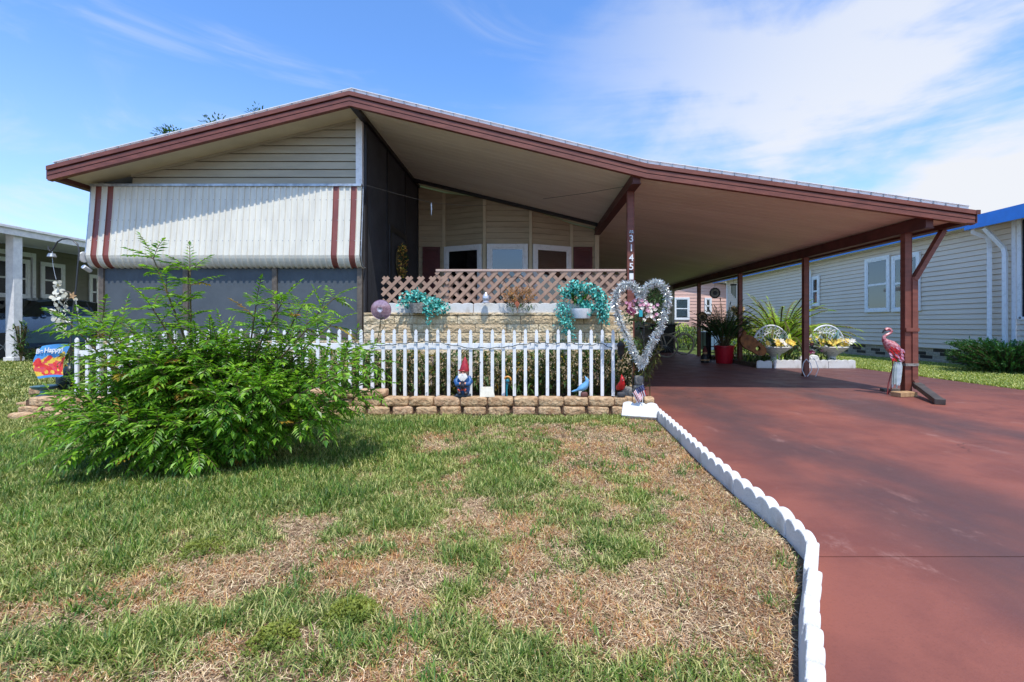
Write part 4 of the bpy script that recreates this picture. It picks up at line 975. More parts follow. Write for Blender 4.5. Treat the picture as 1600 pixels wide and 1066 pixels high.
c.tube([p+V((0, 0, -.1)), at(1004.5, 600, 4.82)], .0035, 5); c.build('stick', m_whitev, t)
# the flag hangs folded: a draped grid of stripes with a blue canton
c = MB(); o_ = at(1005, 601, 4.815); nx_, nz_ = 14, 13
def fl(i, j):
    u, v_ = i/nx_, j/nz_; return o_+V((-.125*u*(1-.2*v_)+.035*v_-.008*math.sin(u*5), -.012*math.sin(u*9+v_*2), -.085*u-.115*v_))
for i in range(nx_):
    for j in range(nz_):
        mi = 2 if (i >= 0 and j < 6 and i < 9) else (0 if i % 2 == 0 else 1)
        c.face([fl(i, j), fl(i+1, j), fl(i+1, j+1), fl(i, j+1)], mi)
for i in range(4):
    for j in range(3):
        q = fl(1+i*2, 1+j*1.7)+V((0, -.003, 0)); c.face([q+V((-.0022, 0, 0)), q+V((0, 0, -.003)), q+V((.0022, 0, 0)), q+V((0, 0, .003))], 1)
c.build('cloth', [M('flag_red', S(178, 34, 48), None, .7), M('flag_white', S(236, 234, 236), None, .7), M('flag_blue', S(44, 56, 104), None, .7)], t)
# ---------------------------------------------------------------- tinsel heart on its stake
HY = 4.93
hp = [(1001, 468), (997, 453), (986, 444), (973, 445), (963, 457), (961, 478), (968, 501), (978, 523), (988, 545), (997, 562), (1003, 572), (1010, 552), (1022, 530), (1033, 508), (1041, 485), (1044, 465), (1038, 449), (1026, 441), (1013, 446), (1005, 457), (1001, 468)]
path = densify(vpath(hp, HY), 6)
t = thing('tinsel_heart', 'large silver tinsel heart wreath on a black stake beside the driveway', 'wreath', gr(1006, 651))
c = MB(); c.tube(path, .010, 6); c.build('wire_frame', m_black, t)
c = MB()
for i in range(6500):
    p = path[random.randrange(len(path))]+V((R(-.012, .012), R(-.012, .012), R(-.012, .012))); d_ = V((random.gauss(0, 1), random.gauss(0, 1), random.gauss(0, 1))).normalized()
    l = R(.03, .062); s_ = d_.cross(V((R(-1, 1), R(-1, 1), R(-1, 1)))).normalized()*.0022; c.face([p-s_, p+s_, p+s_+d_*l+V((0, 0, -.004)), p-s_+d_*l+V((0, 0, -.004))])
c.build('tinsel', M('silver_tinsel', S(240, 238, 234), S(214, 214, 214), .30, 30, metal=.5, island=.32, c3=S(200, 214, 214)), t)
c = MB(); c.tube([gr(1006, 651)+V((0, 0, -.1)), at(1006, 560, HY), at(1006, 470, HY)], .006, 6); c.build('stake', m_black, t)
t = thing('flower_basket', 'hanging bouquet of pink and white silk flowers inside the tinsel heart', 'flower arrangement', at(1003, 505, HY+.04))
def blooms(mb, P, n, y, r, spread, mi=0):
    for i in range(n):
        a = random.choice(P); p = at(a[0]+random.gauss(0, spread), a[1]+random.gauss(0, spread*.8), y+R(-.05, .04)); t0 = R(0, 6)
        ax = V((R(-.5, .5), -1, R(-.1, .6))).normalized(); u = ax.cross(V((0, 0, 1))).normalized(); v_ = ax.cross(u)
        for k in range(6): a_ = t0+k*PI/3; mb.leaf(p, u*math.cos(a_)+v_*math.sin(a_)+ax*.35, ax, r*R(.8, 1.2), r*.75, .15, 0, mi)
c = MB(); blooms(c, [(990, 475), (998, 470), (1012, 478), (1020, 484)], 30, HY, .025, 6); c.build('pink_flowers', m_pink, t)
c = MB(); blooms(c, [(1004, 480), (1014, 490), (1018, 492), (995, 483)], 26, HY, .026, 6); c.build('white_flowers', m_wht, t)
c = MB(); blooms(c, [(986, 487)], 9, HY-.02, .024, 3); c.build('plum_flowers', m_purp, t)
c = MB(); cluster(c, [at(a, b_, HY+.05) for a, b_ in ((1022, 460), (1028, 452), (1018, 468), (1032, 466), (1010, 462), (1026, 478), (1000, 498), (982, 498), (1022, 500))], 420, .10, .04, .016); c.build('foliage', m_leafd, t)
c = MB(); p = at(1001, 490, HY-.05); c.box(p.x-.018, p.x+.018, p.y-.01, p.y+.01, p.z-.035, p.z+.035); c.build('teal_bow', M('teal_ribbon', S(40, 160, 170), None, .4), t)
c = MB(); c.tube([at(1016, 492, HY), at(1020, 502, HY), at(1014, 508, HY), at(1002, 509, HY)], .004, 5); c.tube([at(985, 500, HY+.06), at(1010, 497, HY+.06), at(1025, 505, HY+.06)], [.012, .045, .012], 8); c.build('basket', m_stem, t)
t = thing('ribbon_leaf_vine', 'trailing variegated leaf vine at the lower right of the heart', 'plant', at(1018, 590, 5.3))
c = MB(); 
for i in range(240): a = random.choice([(1018, 545), (1014, 560), (1024, 552), (1010, 575), (1008, 585), (1020, 566)]); c.ribbon(at(a[0]+R(-8, 8), a[1]+R(-8, 8), 5.2), (R(-1, 1), R(-1, .3), R(-.5, 1)), (0, 0, 1), R(.05, .1), .014, R(.4, 1.2), 3)
c.build('leaves', m_bed2, t)
c = MB(); c.tube([V((gx(1016, 5.3), 5.3, .1)), at(1014, 570, 5.3), at(1020, 545, 5.25)], .006, 5); c.build('stem', m_stem, t)
c = MB(); p = at(988, 648, 4.9); c.tube([V((p.x, p.y, -.1)), at(988, 560, 4.9)], .004, 5); p2 = at(968, 540, 5.0)
tag(c.build('plain_stake', m_black, loc=(p.x, p.y, 0)), 'thin plain black stake left of the tinsel heart stake', 'stake')
p = at(970, 540, 5.12); t = thing('solar_lantern', 'small black lantern at the right end of the fence rail', 'lantern', V((p.x, p.y, .16)))
c = MB(); c.lathe([(.012, -.16), (.012, -.12), (.035, -.10), (.04, -.02), (.05, 0), (.03, .03), (.006, .05)], p, 10); c.build('body', m_black, t, smooth=.6)

# ---------------------------------------------------------------- left end of the bed
SY = 5.45
p = gr(104, 634); t = thing('shepherd_hook', 'tall thin black shepherd hook pole at the left of the bed', 'plant hook', p); p.y
Yh = p.y
c = MB(); c.tube([V((gx(106, Yh), Yh, -.1))]+[at(a, b_, Yh) for a, b_ in ((109, 560), (112, 508), (116, 470), (119, 450), (122, 415), (124, 392), (121, 382), (113, 375), (106, 373), (97, 374), (90, 378), (84, 388), (79, 393), (76, 389), (76, 385))], .0085, 7); c.build('pole', M('hook_steel', S(70, 72, 76), None, .4, metal=.4), t, smooth=.9)
p = at(81, 395, Yh); t = thing('shell_wind_chime', 'wind chime of white shell discs hanging from the hook', 'wind chime', p)
c = MB(); c.lathe([(.03, -.01), (.045, -.05), (.04, -.056), (.02, -.02)], p, 16); c.tube([p, at(83, 415, Yh), at(86, 430, Yh), at(88, 437, Yh)], .003, 4); c.tube([at(82, 398, Yh)+V((0, 0, .02*k)) for k in range(3)], .004, 5); c.build('hanger', m_gal, t, smooth=.9)
c = MB()
def disc(p, r, n_):
    n_ = V(n_).normalized(); u = n_.cross(V((0, 0, 1))).normalized(); v_ = n_.cross(u)
    c.prism([p+(u*math.cos(k*PI/5)+v_*math.sin(k*PI/5))*r for k in range(10)], n_*0, n_*.002)
for i in range(95):
    v_ = R(0, 1); cx = 90+4*math.sin(v_*2); yy_ = 440+v_*80; rad = 3+11*math.sin(min(1, v_*1.5)*PI*.62)*(1 if v_ < .75 else .5)
    disc(at(cx+R(-rad, rad), yy_+R(-4, 4), Yh+R(-.06, .06)), R(.018, .028), (R(-1, 1), -1, R(-.6, .6)))
for k in range(9): disc(at(118+k*.9, 468+k*5, Yh), .022, (R(-1, 1), -1, R(-.4, .4)))
c.build('shell_disc', M('shell', S(226, 224, 210), S(204, 202, 188), .35, 20, trans=.15), t)
c = MB(); q = at(99, 462, Yh-.03); c.tube([q+V((math.cos(a*.3142)*.105, 0, math.sin(a*.3142)*.055)) for a in range(21)], .006, 5)
for a in range(9): c.tube([q, q+V((math.cos(a*.7)*.10, 0, math.sin(a*.7)*.05))], .002, 3)
c.build('woven_ring', m_frame, t, smooth=.9)
c = MB(); q = at(114, 462, Yh-.04)
for a in range(5): c.leaf(q, (math.cos(a*1.257), 0, math.sin(a*1.257)), (0, -1, 0), .05, .03)
c.build('starfish', m_wood, t)
# garden flag
p = gr(78, 640); Yg = p.y-.02; t = thing('garden_flag', 'bright blue garden flag with tropical flowers and white script greeting', 'flag', p)
def gf(u, v_): # u across, v down
    a = at(66, 541, Yg).lerp(at(110, 538, Yg), u); b_ = at(60, 592, Yg).lerp(at(100, 590, Yg), u)
    skew = V((-.075*math.sin(v_*PI)*(1-u*.4), 0, 0)); return a.lerp(b_, v_)+skew+V((0, -.010*math.sin(u*4+v_*3), .012*math.sin(u*3)))
c = MB(); nu, nv = 40, 44
for i in range(nu):
    for j in range(nv):
        u, v_ = (i+.5)/nu, (j+.5)/nv; q = gf(u, v_); nz = mn.noise(V((u*5, v_*5, 4)))
        mi = 0
        if v_ > .34+.18*abs(math.sin(u*5+1.0))*(1-u)+nz*.12: mi = 1 if nz > -.05 else 2
        if v_ > .5 and mn.noise(V((u*6, v_*6, 9))) > .12: mi = 3
        if math.hypot((u-.15)*1.2, v_-.52) < .14: mi = 2
        if math.hypot((u-.9)*1.3, v_-.33) < .1 and nz > -.2: mi = 1
        if v_ > .93: mi = 0
        c.face([gf(i/nu, j/nv), gf((i+1)/nu, j/nv), gf((i+1)/nu, (j+1)/nv), gf(i/nu, (j+1)/nv)], mi)
fl_ = c.build('flag_cloth', [M('sky_blue_cloth', S(70, 146, 214), S(90, 164, 224), .7), M('yellow_print', S(246, 190, 50), S(250, 214, 90), .7, 30), M('red_print', S(222, 40, 62), S(240, 80, 60), .7, 30), M('coral_print', S(240, 110, 70), S(232, 60, 110), .7, 30)], t, smooth=.9)
c = MB()
for s_, u0 in (('Be', .14), ('Happy!', .63)):
    q = gf(u0, .24); text_mb(c, s_, .078, .002, Matrix.Translation(V((q.x, gf(.5, .24).y-.016, q.z))) @ Matrix.Rotation(-.06, 4, 'Y') @ Matrix.Rotation(PI/2, 4, 'X') @ Matrix(((1, .25, 0, 0), (0, 1, 0, 0), (0, 0, 1, 0), (0, 0, 0, 1))), bold=.002)
c.build('greeting', m_whitev, fl_)
c = MB(); c.tube([V((gx(104, Yg), Yg+.02, -.05)), at(112, 560, Yg+.02), at(113, 536, Yg+.02), at(60, 541, Yg+.02)], .005, 5); c.build('flag_stand', m_black, t)
# dark rooster planter beside the flag
p = V((gx(108, 5.6), 5.62, 0)); t = thing('rooster_ornament', 'dark teal metal rooster ornament beside the bright garden flag', 'garden ornament', p)
c = MB(); T = lambda a, b_: at(a, b_, 5.6)
c.tube([T(98, 612), T(101, 604), T(106, 596), T(109, 586), T(111, 577), T(109, 571), T(106, 568)], [.02, .07, .10, .10, .075, .045, .01], 12); c.tube([T(100, 606), T(95, 598), T(92, 586), T(95, 579)], [.05, .045, .03, .01], 8)
c.tube([T(104, 610), T(104, 622), V((gx(104, 5.6), 5.6, .1))], .01, 5); c.build('body', M('dark_teal_paint', S(22, 52, 56), S(16, 36, 42), .4), t, smooth=1.0)
c = MB(); c.lathe([(.09, 0), (.10, .03), (.06, .06), (.05, .10), (.12, .13), (.14, .16), (.10, .165)], V((gx(72, 5.5), 5.5, .10)), 14)
tag(c.build('ceramic_frog_dish', M('glazed_teal', S(66, 110, 120), S(120, 150, 150), .25, 20), loc=(gx(72, 5.5), 5.5, 0), smooth=.7), 'glazed teal dish on the block below the garden flag', 'dish')
# ---------------------------------------------------------------- the big bush
def bush():
    base = V((-2.32, 3.34, 0)); t = thing('leafy_shrub', 'big bright green feathery shrub on the lawn in front of the fence', 'shrub', base)
    lf = MB(); st = MB(); tips = []
    for i in range(205):
        u = R(-1, 1); a = R(0, 2*PI); s = math.sqrt(1-u*u); rr = R(.45, 1.05)
        p = V((-2.34+.70*s*math.cos(a)*rr, 3.33+.56*s*math.sin(a)*rr, .47+.43*u*rr))
        if p.z < .10: p.z = R(.10, .3)
        tips.append(p)
    # long sprays read off the photo, each at its own depth
    sp_ = [((240, 405), 3.25), ((297, 425), 3.35), ((85, 505), 3.3), ((75, 645), 3.1), ((90, 700), 2.8), ((120, 660), 2.8), ((100, 620), 3.0),
          ((520, 468), 3.9), ((515, 510), 3.6), ((555, 545), 3.5), ((575, 570), 3.4), ((570, 600), 3.3), ((552, 622), 3.2), ((520, 645), 3.2), ((470, 482), 3.6), ((440, 475), 3.3), ((400, 478), 3.2), ((500, 655), 3.1), ((130, 520), 3.0), ((160, 505), 3.3), ((480, 515), 3.2), ((535, 585), 3.0), ((240, 485), 3.0), ((190, 505), 3.5), ((70, 665), 3.0), ((545, 560), 3.2)]
    n0 = len(tips)
    for (a, b_), y_ in sp_: tips.append(at(a+(24 if a < 150 else 0), b_, y_))
    for k, tp in enumerate(tips):
        spray = k >= n0; b0 = base+V((R(-.14, .14), R(-.12, .12), 0)); mid = b0.lerp(tp, .5)+V((R(-.08, .08), R(-.08, .08), .10 if not spray else .12))
        n = 11; path = []
        for j in range(n+1):
            u = j/n; path.append(b0*(1-u)**2+mid*2*u*(1-u)+tp*u*u)
        st.tube(path[::2]+[path[-1]], [.011*(1-j/7)+.002 for j in range(len(path[::2])+1)], 5, caps=False)
        side = R(0, 6)
        for j in range(3, n+1):
            if spray and R(0, 1) < .0: continue
            dd = (path[j]-path[j-1]).normalized()
            for q in range(4 if spray else 3):
                side += 2.4; out = Quaternion(dd, side) @ dd.orthogonal().normalized(); d_ = (dd*.55+out*.8+V((0, 0, .22))).normalized()
                l = R(.12, .20); yl = R(0, 1) < .03
                lf.pinnate(path[j], d_, l, 6, R(.054, .076), R(.018, .027), R(.5, 1.0), 1 if yl else 0, 2, ang=.85)
        lf.pinnate(path[-1], dd+V((0, 0, .15)), .20, 8, .055, .022, .7, 0, 2, ang=.8)
    st.build('branches', m_stem, t); lf.build('foliage', [m_leaf, m_leafy, m_stem], t); print('bush', len(lf.f))
bush()
# ---------------------------------------------------------------- porch things
t = thing('door_wreath', 'wreath of dried green and yellow flowers on the dark screen door', 'wreath', at(629, 410, 8.2))
c = MB(); ctr = V((RX+.09, 8.0, gz(410, 8.1)))
for i in range(420):
    a = R(0, 2*PI); p = ctr+V((R(-.0, .06), math.cos(a)*.20+R(-.07, .07), math.sin(a)*.24+R(-.07, .07)))
    g_ = R(0, 1); c.leaf(p, (R(.2, 1), R(-1, 1), R(-1, 1)), (1, 0, 0), R(.03, .07), .02, .2, 0, 0 if g_ < .5 else 1 if g_ < .8 else 2)
c.build('leaves_and_flowers', [m_leafd, m_or, m_yel], t)
c = MB(); c.tube([ctr+V((0, math.cos(a*.3142)*.2, math.sin(a*.3142)*.24)) for a in range(21)], .02, 5); c.build('ring', m_stem, t)
c = MB(); c.tube([at(570, 289, 6.42), at(620, 303, 6.6), at(674, 317, 6.8), at(720, 321, 7.0), at(760, 321, 7.2)], .0035, 4); c.tube([at(848, 311, 7.4), at(915, 302, 7.0), at(985, 290, 6.46)], .0035, 4)
c.build('overhead_cable', m_frame, home)
c = MB(); p = at(674, 317, 6.8); c.tube([p, p+V((0, 0, -.02)), p+V((.002, 0, -.10)), p+V((0, 0, -.19))], [.004, .010, .009, .002], 6); tag(c.build('icicle_ornament', M('clear_plastic', S(214, 220, 226), None, .2), loc=p), 'clear icicle ornament hanging from the cable under the porch roof', 'ornament')

# ---------------------------------------------------------------- bicycles and clutter in the carport
m_bike = M('beige_bike_frame', S(190, 180, 160), None, .35, metal=.2); m_tyre = M('bike_tyre', S(46, 46, 46), None, .8); m_ttyre = M('tan_tyre', S(168, 156, 140), None, .8)
def bicycle(loc, rz, label):
    t = thing('bicycle', label, 'bicycle', loc, rz, 'bicycles in the carport')
    def wheel(x):
        c = MB(); c.tube([(x+.325*math.cos(a*.2618), 0, .345+.325*math.sin(a*.2618)) for a in range(25)], .028, 6, caps=False); w_ = c.build('wheel', m_ttyre, t, smooth=1, local=True)
        c = MB()
        for k in range(14): a = k*PI/7; c.tube([(x, .02*(-1)**k, .345), (x+.31*math.cos(a), 0, .345+.31*math.sin(a))], .0018, 3, caps=False)
        c.tube([(x, -.05, .345), (x, .05, .345)], .02, 6); c.build('spokes', m_gal, w_, local=True)
        c = MB(); c.tube([(x+.365*math.cos(a*.2), 0, .345+.365*math.sin(a*.2)) for a in range(3, 15)], .028, 6, flat=.25); c.build('mudguard', m_bike, t, smooth=1, local=True)
    wheel(.53); wheel(-.53)
    c = MB(); H = (.36, 0, .82); Bm = (-.08, 0, .30); St = (-.22, 0, .78); Rr = (-.53, 0, .345); Fr = (.53, 0, .345)
    for a, b_ in ((H, Bm), ((.37, 0, .76), (-.17, 0, .62)), (St, Bm)): c.tube([a, b_], .018, 8)
    for s_ in (-1, 1): c.tube([(Rr[0], s_*.055, Rr[2]), (Bm[0], s_*.03, Bm[2])], .010, 6); c.tube([(Rr[0], s_*.055, Rr[2]), (St[0]+.01, s_*.02, .70)], .009, 6); c.tube([(Fr[0], s_*.055, Fr[2]), (.41, s_*.045, .68), (.38, s_*.02, .72)], .011, 6)
    c.tube([(.40, 0, .70), (.33, 0, .98)], .016, 8); c.build('frame', m_bike, t, smooth=1, local=True)
    c = MB(); c.tube([(.12, -.30, .98), (.26, -.28, 1.03), (.38, -.10, 1.02), (.33, 0, .99), (.38, .10, 1.02), (.26, .28, 1.03), (.12, .30, .98)], .012, 6); c.build('handlebar', m_gal, t, smooth=1, local=True)
    c = MB(); c.tube([(-.36, 0, .86), (-.27, 0, .87), (-.16, 0, .865), (-.05, 0, .85)], [.06, .09, .05, .02], 8, flat=.4); c.tube([(-.22, 0, .77), (-.24, 0, .86)], .013, 6); c.build('saddle', m_black, t, smooth=1, local=True)
    c = MB(); c.lathe([(.08, -.01), (.08, .01)], Bm, 12, mat=Matrix.Rotation(PI/2, 3, 'X')); c.tube([(Bm[0], -.1, Bm[2]), (Bm[0]+.1, -.1, .18)], .01, 5); c.build('crank', m_black, t, local=True)
    return t
bk = bicycle((gx(1049, 14.6)-.1, 14.6, .012), .12, 'beige cruiser bicycle with its wheel clear, in the carport')
dup(bk, (gx(1010, 13.9), 13.7, .012), -.35, 'second beige bicycle half hidden behind the tinsel heart')
c = MB()
p = V((gx(1036, 16.1), 16.1, .012)); t = thing('wheeled_bin', 'black wheeled bin behind the bicycles in the carport', 'bin', p)
c.prism([p+V((-.28, -.3, 0)), p+V((.28, -.3, 0)), p+V((.34, -.36, .95)), p+V((-.34, -.36, .95))], (0, 0, 0), (0, .66, 0)); c.build('body', m_black, t, bevel=.02)
c = MB(); c.box(p.x-.37, p.x+.37, p.y-.4, p.y+.36, .96, 1.02); c.tube([(p.x-.3, p.y+.4, .98), (p.x+.3, p.y+.4, .98)], .02, 6); c.build('lid', m_black, t, bevel=.01)
def areca(t, base, n, l, mat, spread, droop, ll=.16, lw=.018, z0=.1, seed=1, stems=True):
    random.seed(seed); c = MB()
    for i in range(n):
        a = 2*PI*i/n+R(-.3, .3); e = R(.15, 1.0)*spread; d_ = V((math.cos(a)*e, math.sin(a)*e, 1)).normalized(); p = V(base)+V((math.cos(a)*.05, math.sin(a)*.05, z0)); q = p+d_*l*.3
        c.tube([p, q], .008, 5, 1, False); c.pinnate(q, d_, l*R(.6, .85), 22, ll, lw, droop*R(.7, 1.3), 0, 1, ang=.75, tipk=.45, hang=.25, side_up=V((math.cos(a+PI), math.sin(a+PI), 1)))
    c.build('fronds', [mat, m_stem], t)
p = V((gx(1131.5, 11.6), 11.6, .012)); t = thing('potted_palm', 'dark green palm in a glossy red round pot under the carport', 'potted plant', p)
c = MB(); c.lathe([(.19, 0), (.20, .03), (.235, .40), (.25, .41), (.25, .45), (.225, .45), (.22, .38)], p, 28); c.build('pot', m_red, t, smooth=.6)
areca(t, p+V((0, 0, .38)), 44, 1.05, m_palmd, .8, 1.2, .20, .030, .0, 5)
p = V((gx(1218, 11.9), 11.9, 0)); t = thing('areca_palm', 'large yellow-green palm in the bed behind the carport post', 'palm', p)
areca(t, p, 90, 1.80, m_palm, .85, 2.1, .24, .040, 0, 9)
c = MB()
for i in range(7): a = i*.9; c.tube([p+V((math.cos(a)*.08, math.sin(a)*.08, 0)), p+V((math.cos(a)*.16, math.sin(a)*.16, .55))], .022, 6)
c.build('canes', m_palm, t)
# black plant stand with a blue flower pot
p = V((gx(1107, 12.1), 12.1, .012)); t = thing('plant_stand', 'black wire cage plant stand beside the red pot', 'plant stand', p)
c = MB()
for i in range(8): a = i*PI/4; c.tube([p+V((.15*math.cos(a), .15*math.sin(a), 0)), p+V((.15*math.cos(a), .15*math.sin(a), .85))], .008, 5)
for z in (.05, .4, .85): c.tube([p+V((.15*math.cos(a*.2618), .15*math.sin(a*.2618), z)) for a in range(25)], .008, 5)
c.box(p.x-.05, p.x+.05, p.y-.05, p.y+.05, .1, .8); c.build('cage', m_black, t)
c = MB(); cluster(c, [p+V((x_, 0, 1.0)) for x_ in (-.15, 0, .15, .28)], 170, .16, .07, .03); c.build('flowers', M('blue_grey_leaf', S(120, 140, 160), S(80, 100, 124), .6, 5, island=.3), t)
p = V((gx(1099, 11.9), 11.8, .012)); t = thing('garden_gnome', 'small dark gnome figure in the shade beside the plant stand', 'garden gnome', p)
c = MB(); c.lathe([(.10, 0), (.11, .05), (.10, .15), (.07, .22)], p, 12); c.build('body', m_black, t, smooth=.8)
c = MB(); c.lathe([(.065, .27), (.07, .28), (.03, .38), (.005, .44)], p, 10); c.build('pointed_hat', M('dull_red', S(110, 40, 36), None, .6), t, smooth=.8)
c = MB(); c.ball(p+V((0, -.01, .24)), .06, 10); c.lathe([(.10, .045), (.112, .05), (.112, .085), (.10, .09)], p, 12); c.build('face_and_trim', m_wood, t, smooth=.8)
def ring(name, px, py, y, r, label, mats, cat='wall ornament', hang=None):
    p = at(px, py, y); t = thing(name, label, cat, p)
    c = MB(); q = Matrix.Rotation(PI/2, 3, 'X'); c.tube([p+V((r*math.cos(a*.2618), 0, r*math.sin(a*.2618))) for a in range(25)], r*.12, 6)
    for k in range(20): a = k*PI/10; c.leaf(p+V((r*math.cos(a), 0, r*math.sin(a))), (math.cos(a), 0, math.sin(a)), (0, -1, 0), r*.22, r*.2)
    c.build('rim', m_black, t)
    c = MB(); c.lathe([(r*.9, -.004), (r*.9, .004)], p, 20, mat=q); c.build('disc', mats, t)
    c = MB(); c.lathe([(r*.45, -.008), (r*.45, .008)], p, 16, mat=q); c.build('centre', m_black, t)
    if hang: c = MB(); c.tube([p+V((0, 0, r)), p+V((0, 0, hang))], .004, 3); c.build('wire', m_black, t)
ring('sun_ornament', 1117, 458, 12.8, .135, 'round black-rimmed ornament hanging between two carport posts', m_grey, hang=.42)
ring('wall_clock', 1097.5, 495, 12.6, .12, 'round clock-like ornament behind the third post from the front', m_wood)
# hanging chime
p = at(1146, 432, 11.9); t = thing('wind_chime', 'dark tube wind chime hanging from the carport beside a post', 'wind chime', p)
c = MB(); c.tube([p, p+V((0, 0, -.2))], .003, 3); c.box(p.x-.07, p.x+.07, p.y-.03, p.y+.03, p.z-.24, p.z-.2); c.build('top_plate', m_black, t)
for k in range(4): c = MB(); c.tube([p+V((-.05+.033*k, 0, -.24)), p+V((-.05+.033*k, 0, -.45-.04*k))], .011, 6); c.build('tube', m_leafd, t)
# silk sunflowers on a stake
p = V((gx(1152, 12.2), 12.2, 0)); t = thing('sunflower_stake', 'peach artificial sunflowers on a stake behind the second carport post', 'garden ornament', p)
c = MB(); 
for a_, b_ in ((1146, 483), (1158, 483), (1152, 490)): q = at(a_, b_, 12.2); [c.leaf(q, (math.cos(k*.63), -.2, math.sin(k*.63)), (0, -1, 0), .11, .06) for k in range(10)]
c.build('petals', M('peach_petal', S(236, 200, 140), None, .6), t)
c = MB(); c.tube([p, at(1152, 488, 12.2)], .008, 4); 
for a_, b_ in ((1146, 483), (1158, 483), (1152, 490)): c.ball(at(a_, b_, 12.17), .04, 8)
c.build('stem', m_stem, t)
# rust-coloured ornament like a guitar body
p = V((gx(1178, 10.6), 10.6, .05)); t = thing('rusty_guitar_ornament', 'rust brown guitar-shaped metal ornament leaning in the bed', 'garden ornament', p)
q0 = at(1178, 541, 10.55); rot = Matrix.Rotation(.6, 3, 'Y')
def gb(a, k=1): r_ = .21+.065*math.cos(2*a)-.03*math.cos(a); return q0+rot @ (V((math.cos(a)*r_*1.25, 0, math.sin(a)*r_*.95))*k)
c = MB(); nn = 32
for i in range(nn):
    a, b_ = 2*PI*i/nn, 2*PI*(i+1)/nn; hole = lambda a: q0+rot @ V((.09+math.cos(a)*.055, 0, math.sin(a)*.055))
    f_, g_ = V((0, -.05, 0)), V((0, .05, 0)); c.face([gb(a)+f_, gb(b_)+f_, hole(b_)+f_, hole(a)+f_]); c.face([gb(a)+g_, hole(a)+g_, hole(b_)+g_, gb(b_)+g_]); c.face([gb(a)+f_, gb(a)+g_, gb(b_)+g_, gb(b_)+f_]); c.face([hole(a)+f_, hole(b_)+f_, hole(b_)+g_, hole(a)+g_])
c.build('body', m_rust, t)
c = MB(); c.tube([q0+rot @ V((-.28, 0, 0)), q0+rot @ V((-.36, 0, .03)), q0+V((-.20, 0, .34))], [.05, .035, .05], 8); c.build('neck', m_rust, t)
# bed edging and urns
bedg = MB(); bedg.box(gx(1186, 10.3), 7.38, 10.30, 13.5, 0, .10); kind(bedg.build('side_bed_soil', M('side_mulch', S(110, 96, 76), S(84, 70, 54), .95, 20, .6, 40)), 'structure')
x = gx(1208, 10.28); k = 0
lb = ['leftmost', 'second', 'third', 'rightmost']
for k in range(3): edging('edging_block', (x+.3, 10.25, .012), R(-.02, .02), .60, 4, .19, .06, f'{["left", "middle", "right"][k]} block of the white scalloped row in front of the urns', 'white edging around the side bed'); x += .61
edging('edging_block', (gx(1192, 10.35), 10.30, .012), -.2, .32, 2, .17, .06, 'grey-shaded scalloped block just left of the first urn', 'white edging around the side bed')
def urn(px, y, label, fan_label, rz=0):
    p = V((gx(px, y), y, .10)); t = thing('urn', label, 'planter urn', p, 0, 'flower urns')
    c = MB(); c.lathe([(.19, -.1), (.19, .0), (.15, .03), (.10, .08), (.09, .14), (.14, .20), (.24, .27), (.33, .34), (.355, .37), (.34, .385), (.28, .36)], p, 24); 
    for i in range(30): a = R(0, 2*PI); c.ball(p+V((.34*math.cos(a), .34*math.sin(a), .37)), .02, 6)
    c.build('bowl', m_urn, t, smooth=.8)
    c = MB()
    for i in range(34):
        q = p+V((R(-.32, .32), R(-.30, -.05), R(.42, .52))); ax = V((R(-.5, .5), -1, R(.2, .8))).normalized(); u = ax.cross(V((0, 0, 1))).normalized(); v_ = ax.cross(u)
        for k_ in range(6): a_ = k_*PI/3+i; c.leaf(q, u*math.cos(a_)+v_*math.sin(a_)+ax*.3, ax, .075, .055, .15, 0, 0 if i % 4 else 1)
    c.build('flowers', [m_yel, m_wht], t)
    c = MB()
    for i in range(22): a = R(0, 2*PI); c.ribbon(p+V((0, .0, .36)), (math.cos(a)*1.1, math.sin(a)*.6-.35, R(.3, 1.4)), (0, 0, 1), R(.34, .56), .12, R(.1, .5), 4, tip=.02)
    c.build('agave_leaves', M('agave_leaf', S(112, 144, 140), S(84, 120, 120), .5, 5, island=.2), t)
    c = MB(); cluster(c, [p+V((x_, -.12, .46)) for x_ in (-.3, -.15, 0, .15, .3)], 90, .08, .07, .03, down=-.2); c.build('greenery', m_palm, t)
    p2 = p+V((0, .18, .36)); f = thing('wicker_fan', fan_label, 'trellis', p2, 0, 'white wicker fan backs')
    c = MB(); R_ = .43
    arc = [p2+V((R_*math.cos(a), .0, .02+R_*1.15*math.sin(a))) for a in [PI*k/20 for k in range(21)]]; c.tube(arc, .022, 6)
    c.tube([p2+V((R_*.6*math.cos(a), .0, .02+R_*.75*math.sin(a))) for a in [PI*k/20 for k in range(21)]], .010, 5)
    for k in range(1, 12): a = PI*k/12; c.tube([p2, p2+V((R_*math.cos(a), 0, R_*1.15*math.sin(a)))], .007, 4)
    for k in range(1, 11): a = PI*k/12; c.tube([p2+V((R_*math.cos(a), 0, R_*1.15*math.sin(a))), p2+V((R_*.6*math.cos(a+.4), 0, R_*.75*math.sin(a+.4)))], .007, 4); c.tube([p2+V((R_*math.cos(a+.26), 0, R_*1.15*math.sin(a+.26))), p2+V((R_*.6*math.cos(a-.14), 0, R_*.75*math.sin(a-.14)))], .007, 4)
    c.build('weave', m_white, f); return t
urn(1211, 10.75, 'left stone urn of yellow flowers and agave in the side bed', 'white wicker fan back behind the left urn')
urn(1299, 10.7, 'right stone urn of yellow flowers and agave in the side bed', 'white wicker fan back behind the right urn')
p = V((gx(1258, 10.7), 10.7, .1)); t = thing('flower_clump', 'plum and white flower clump between the two urns', 'flowers', p)
c = MB()
for i in range(26): c.leaf(p+V((R(-.12, .12), R(-.1, .1), R(.15, .45))), (R(-1, 1), -.6, R(-1, 1)), (0, -1, 0), .12, .07)
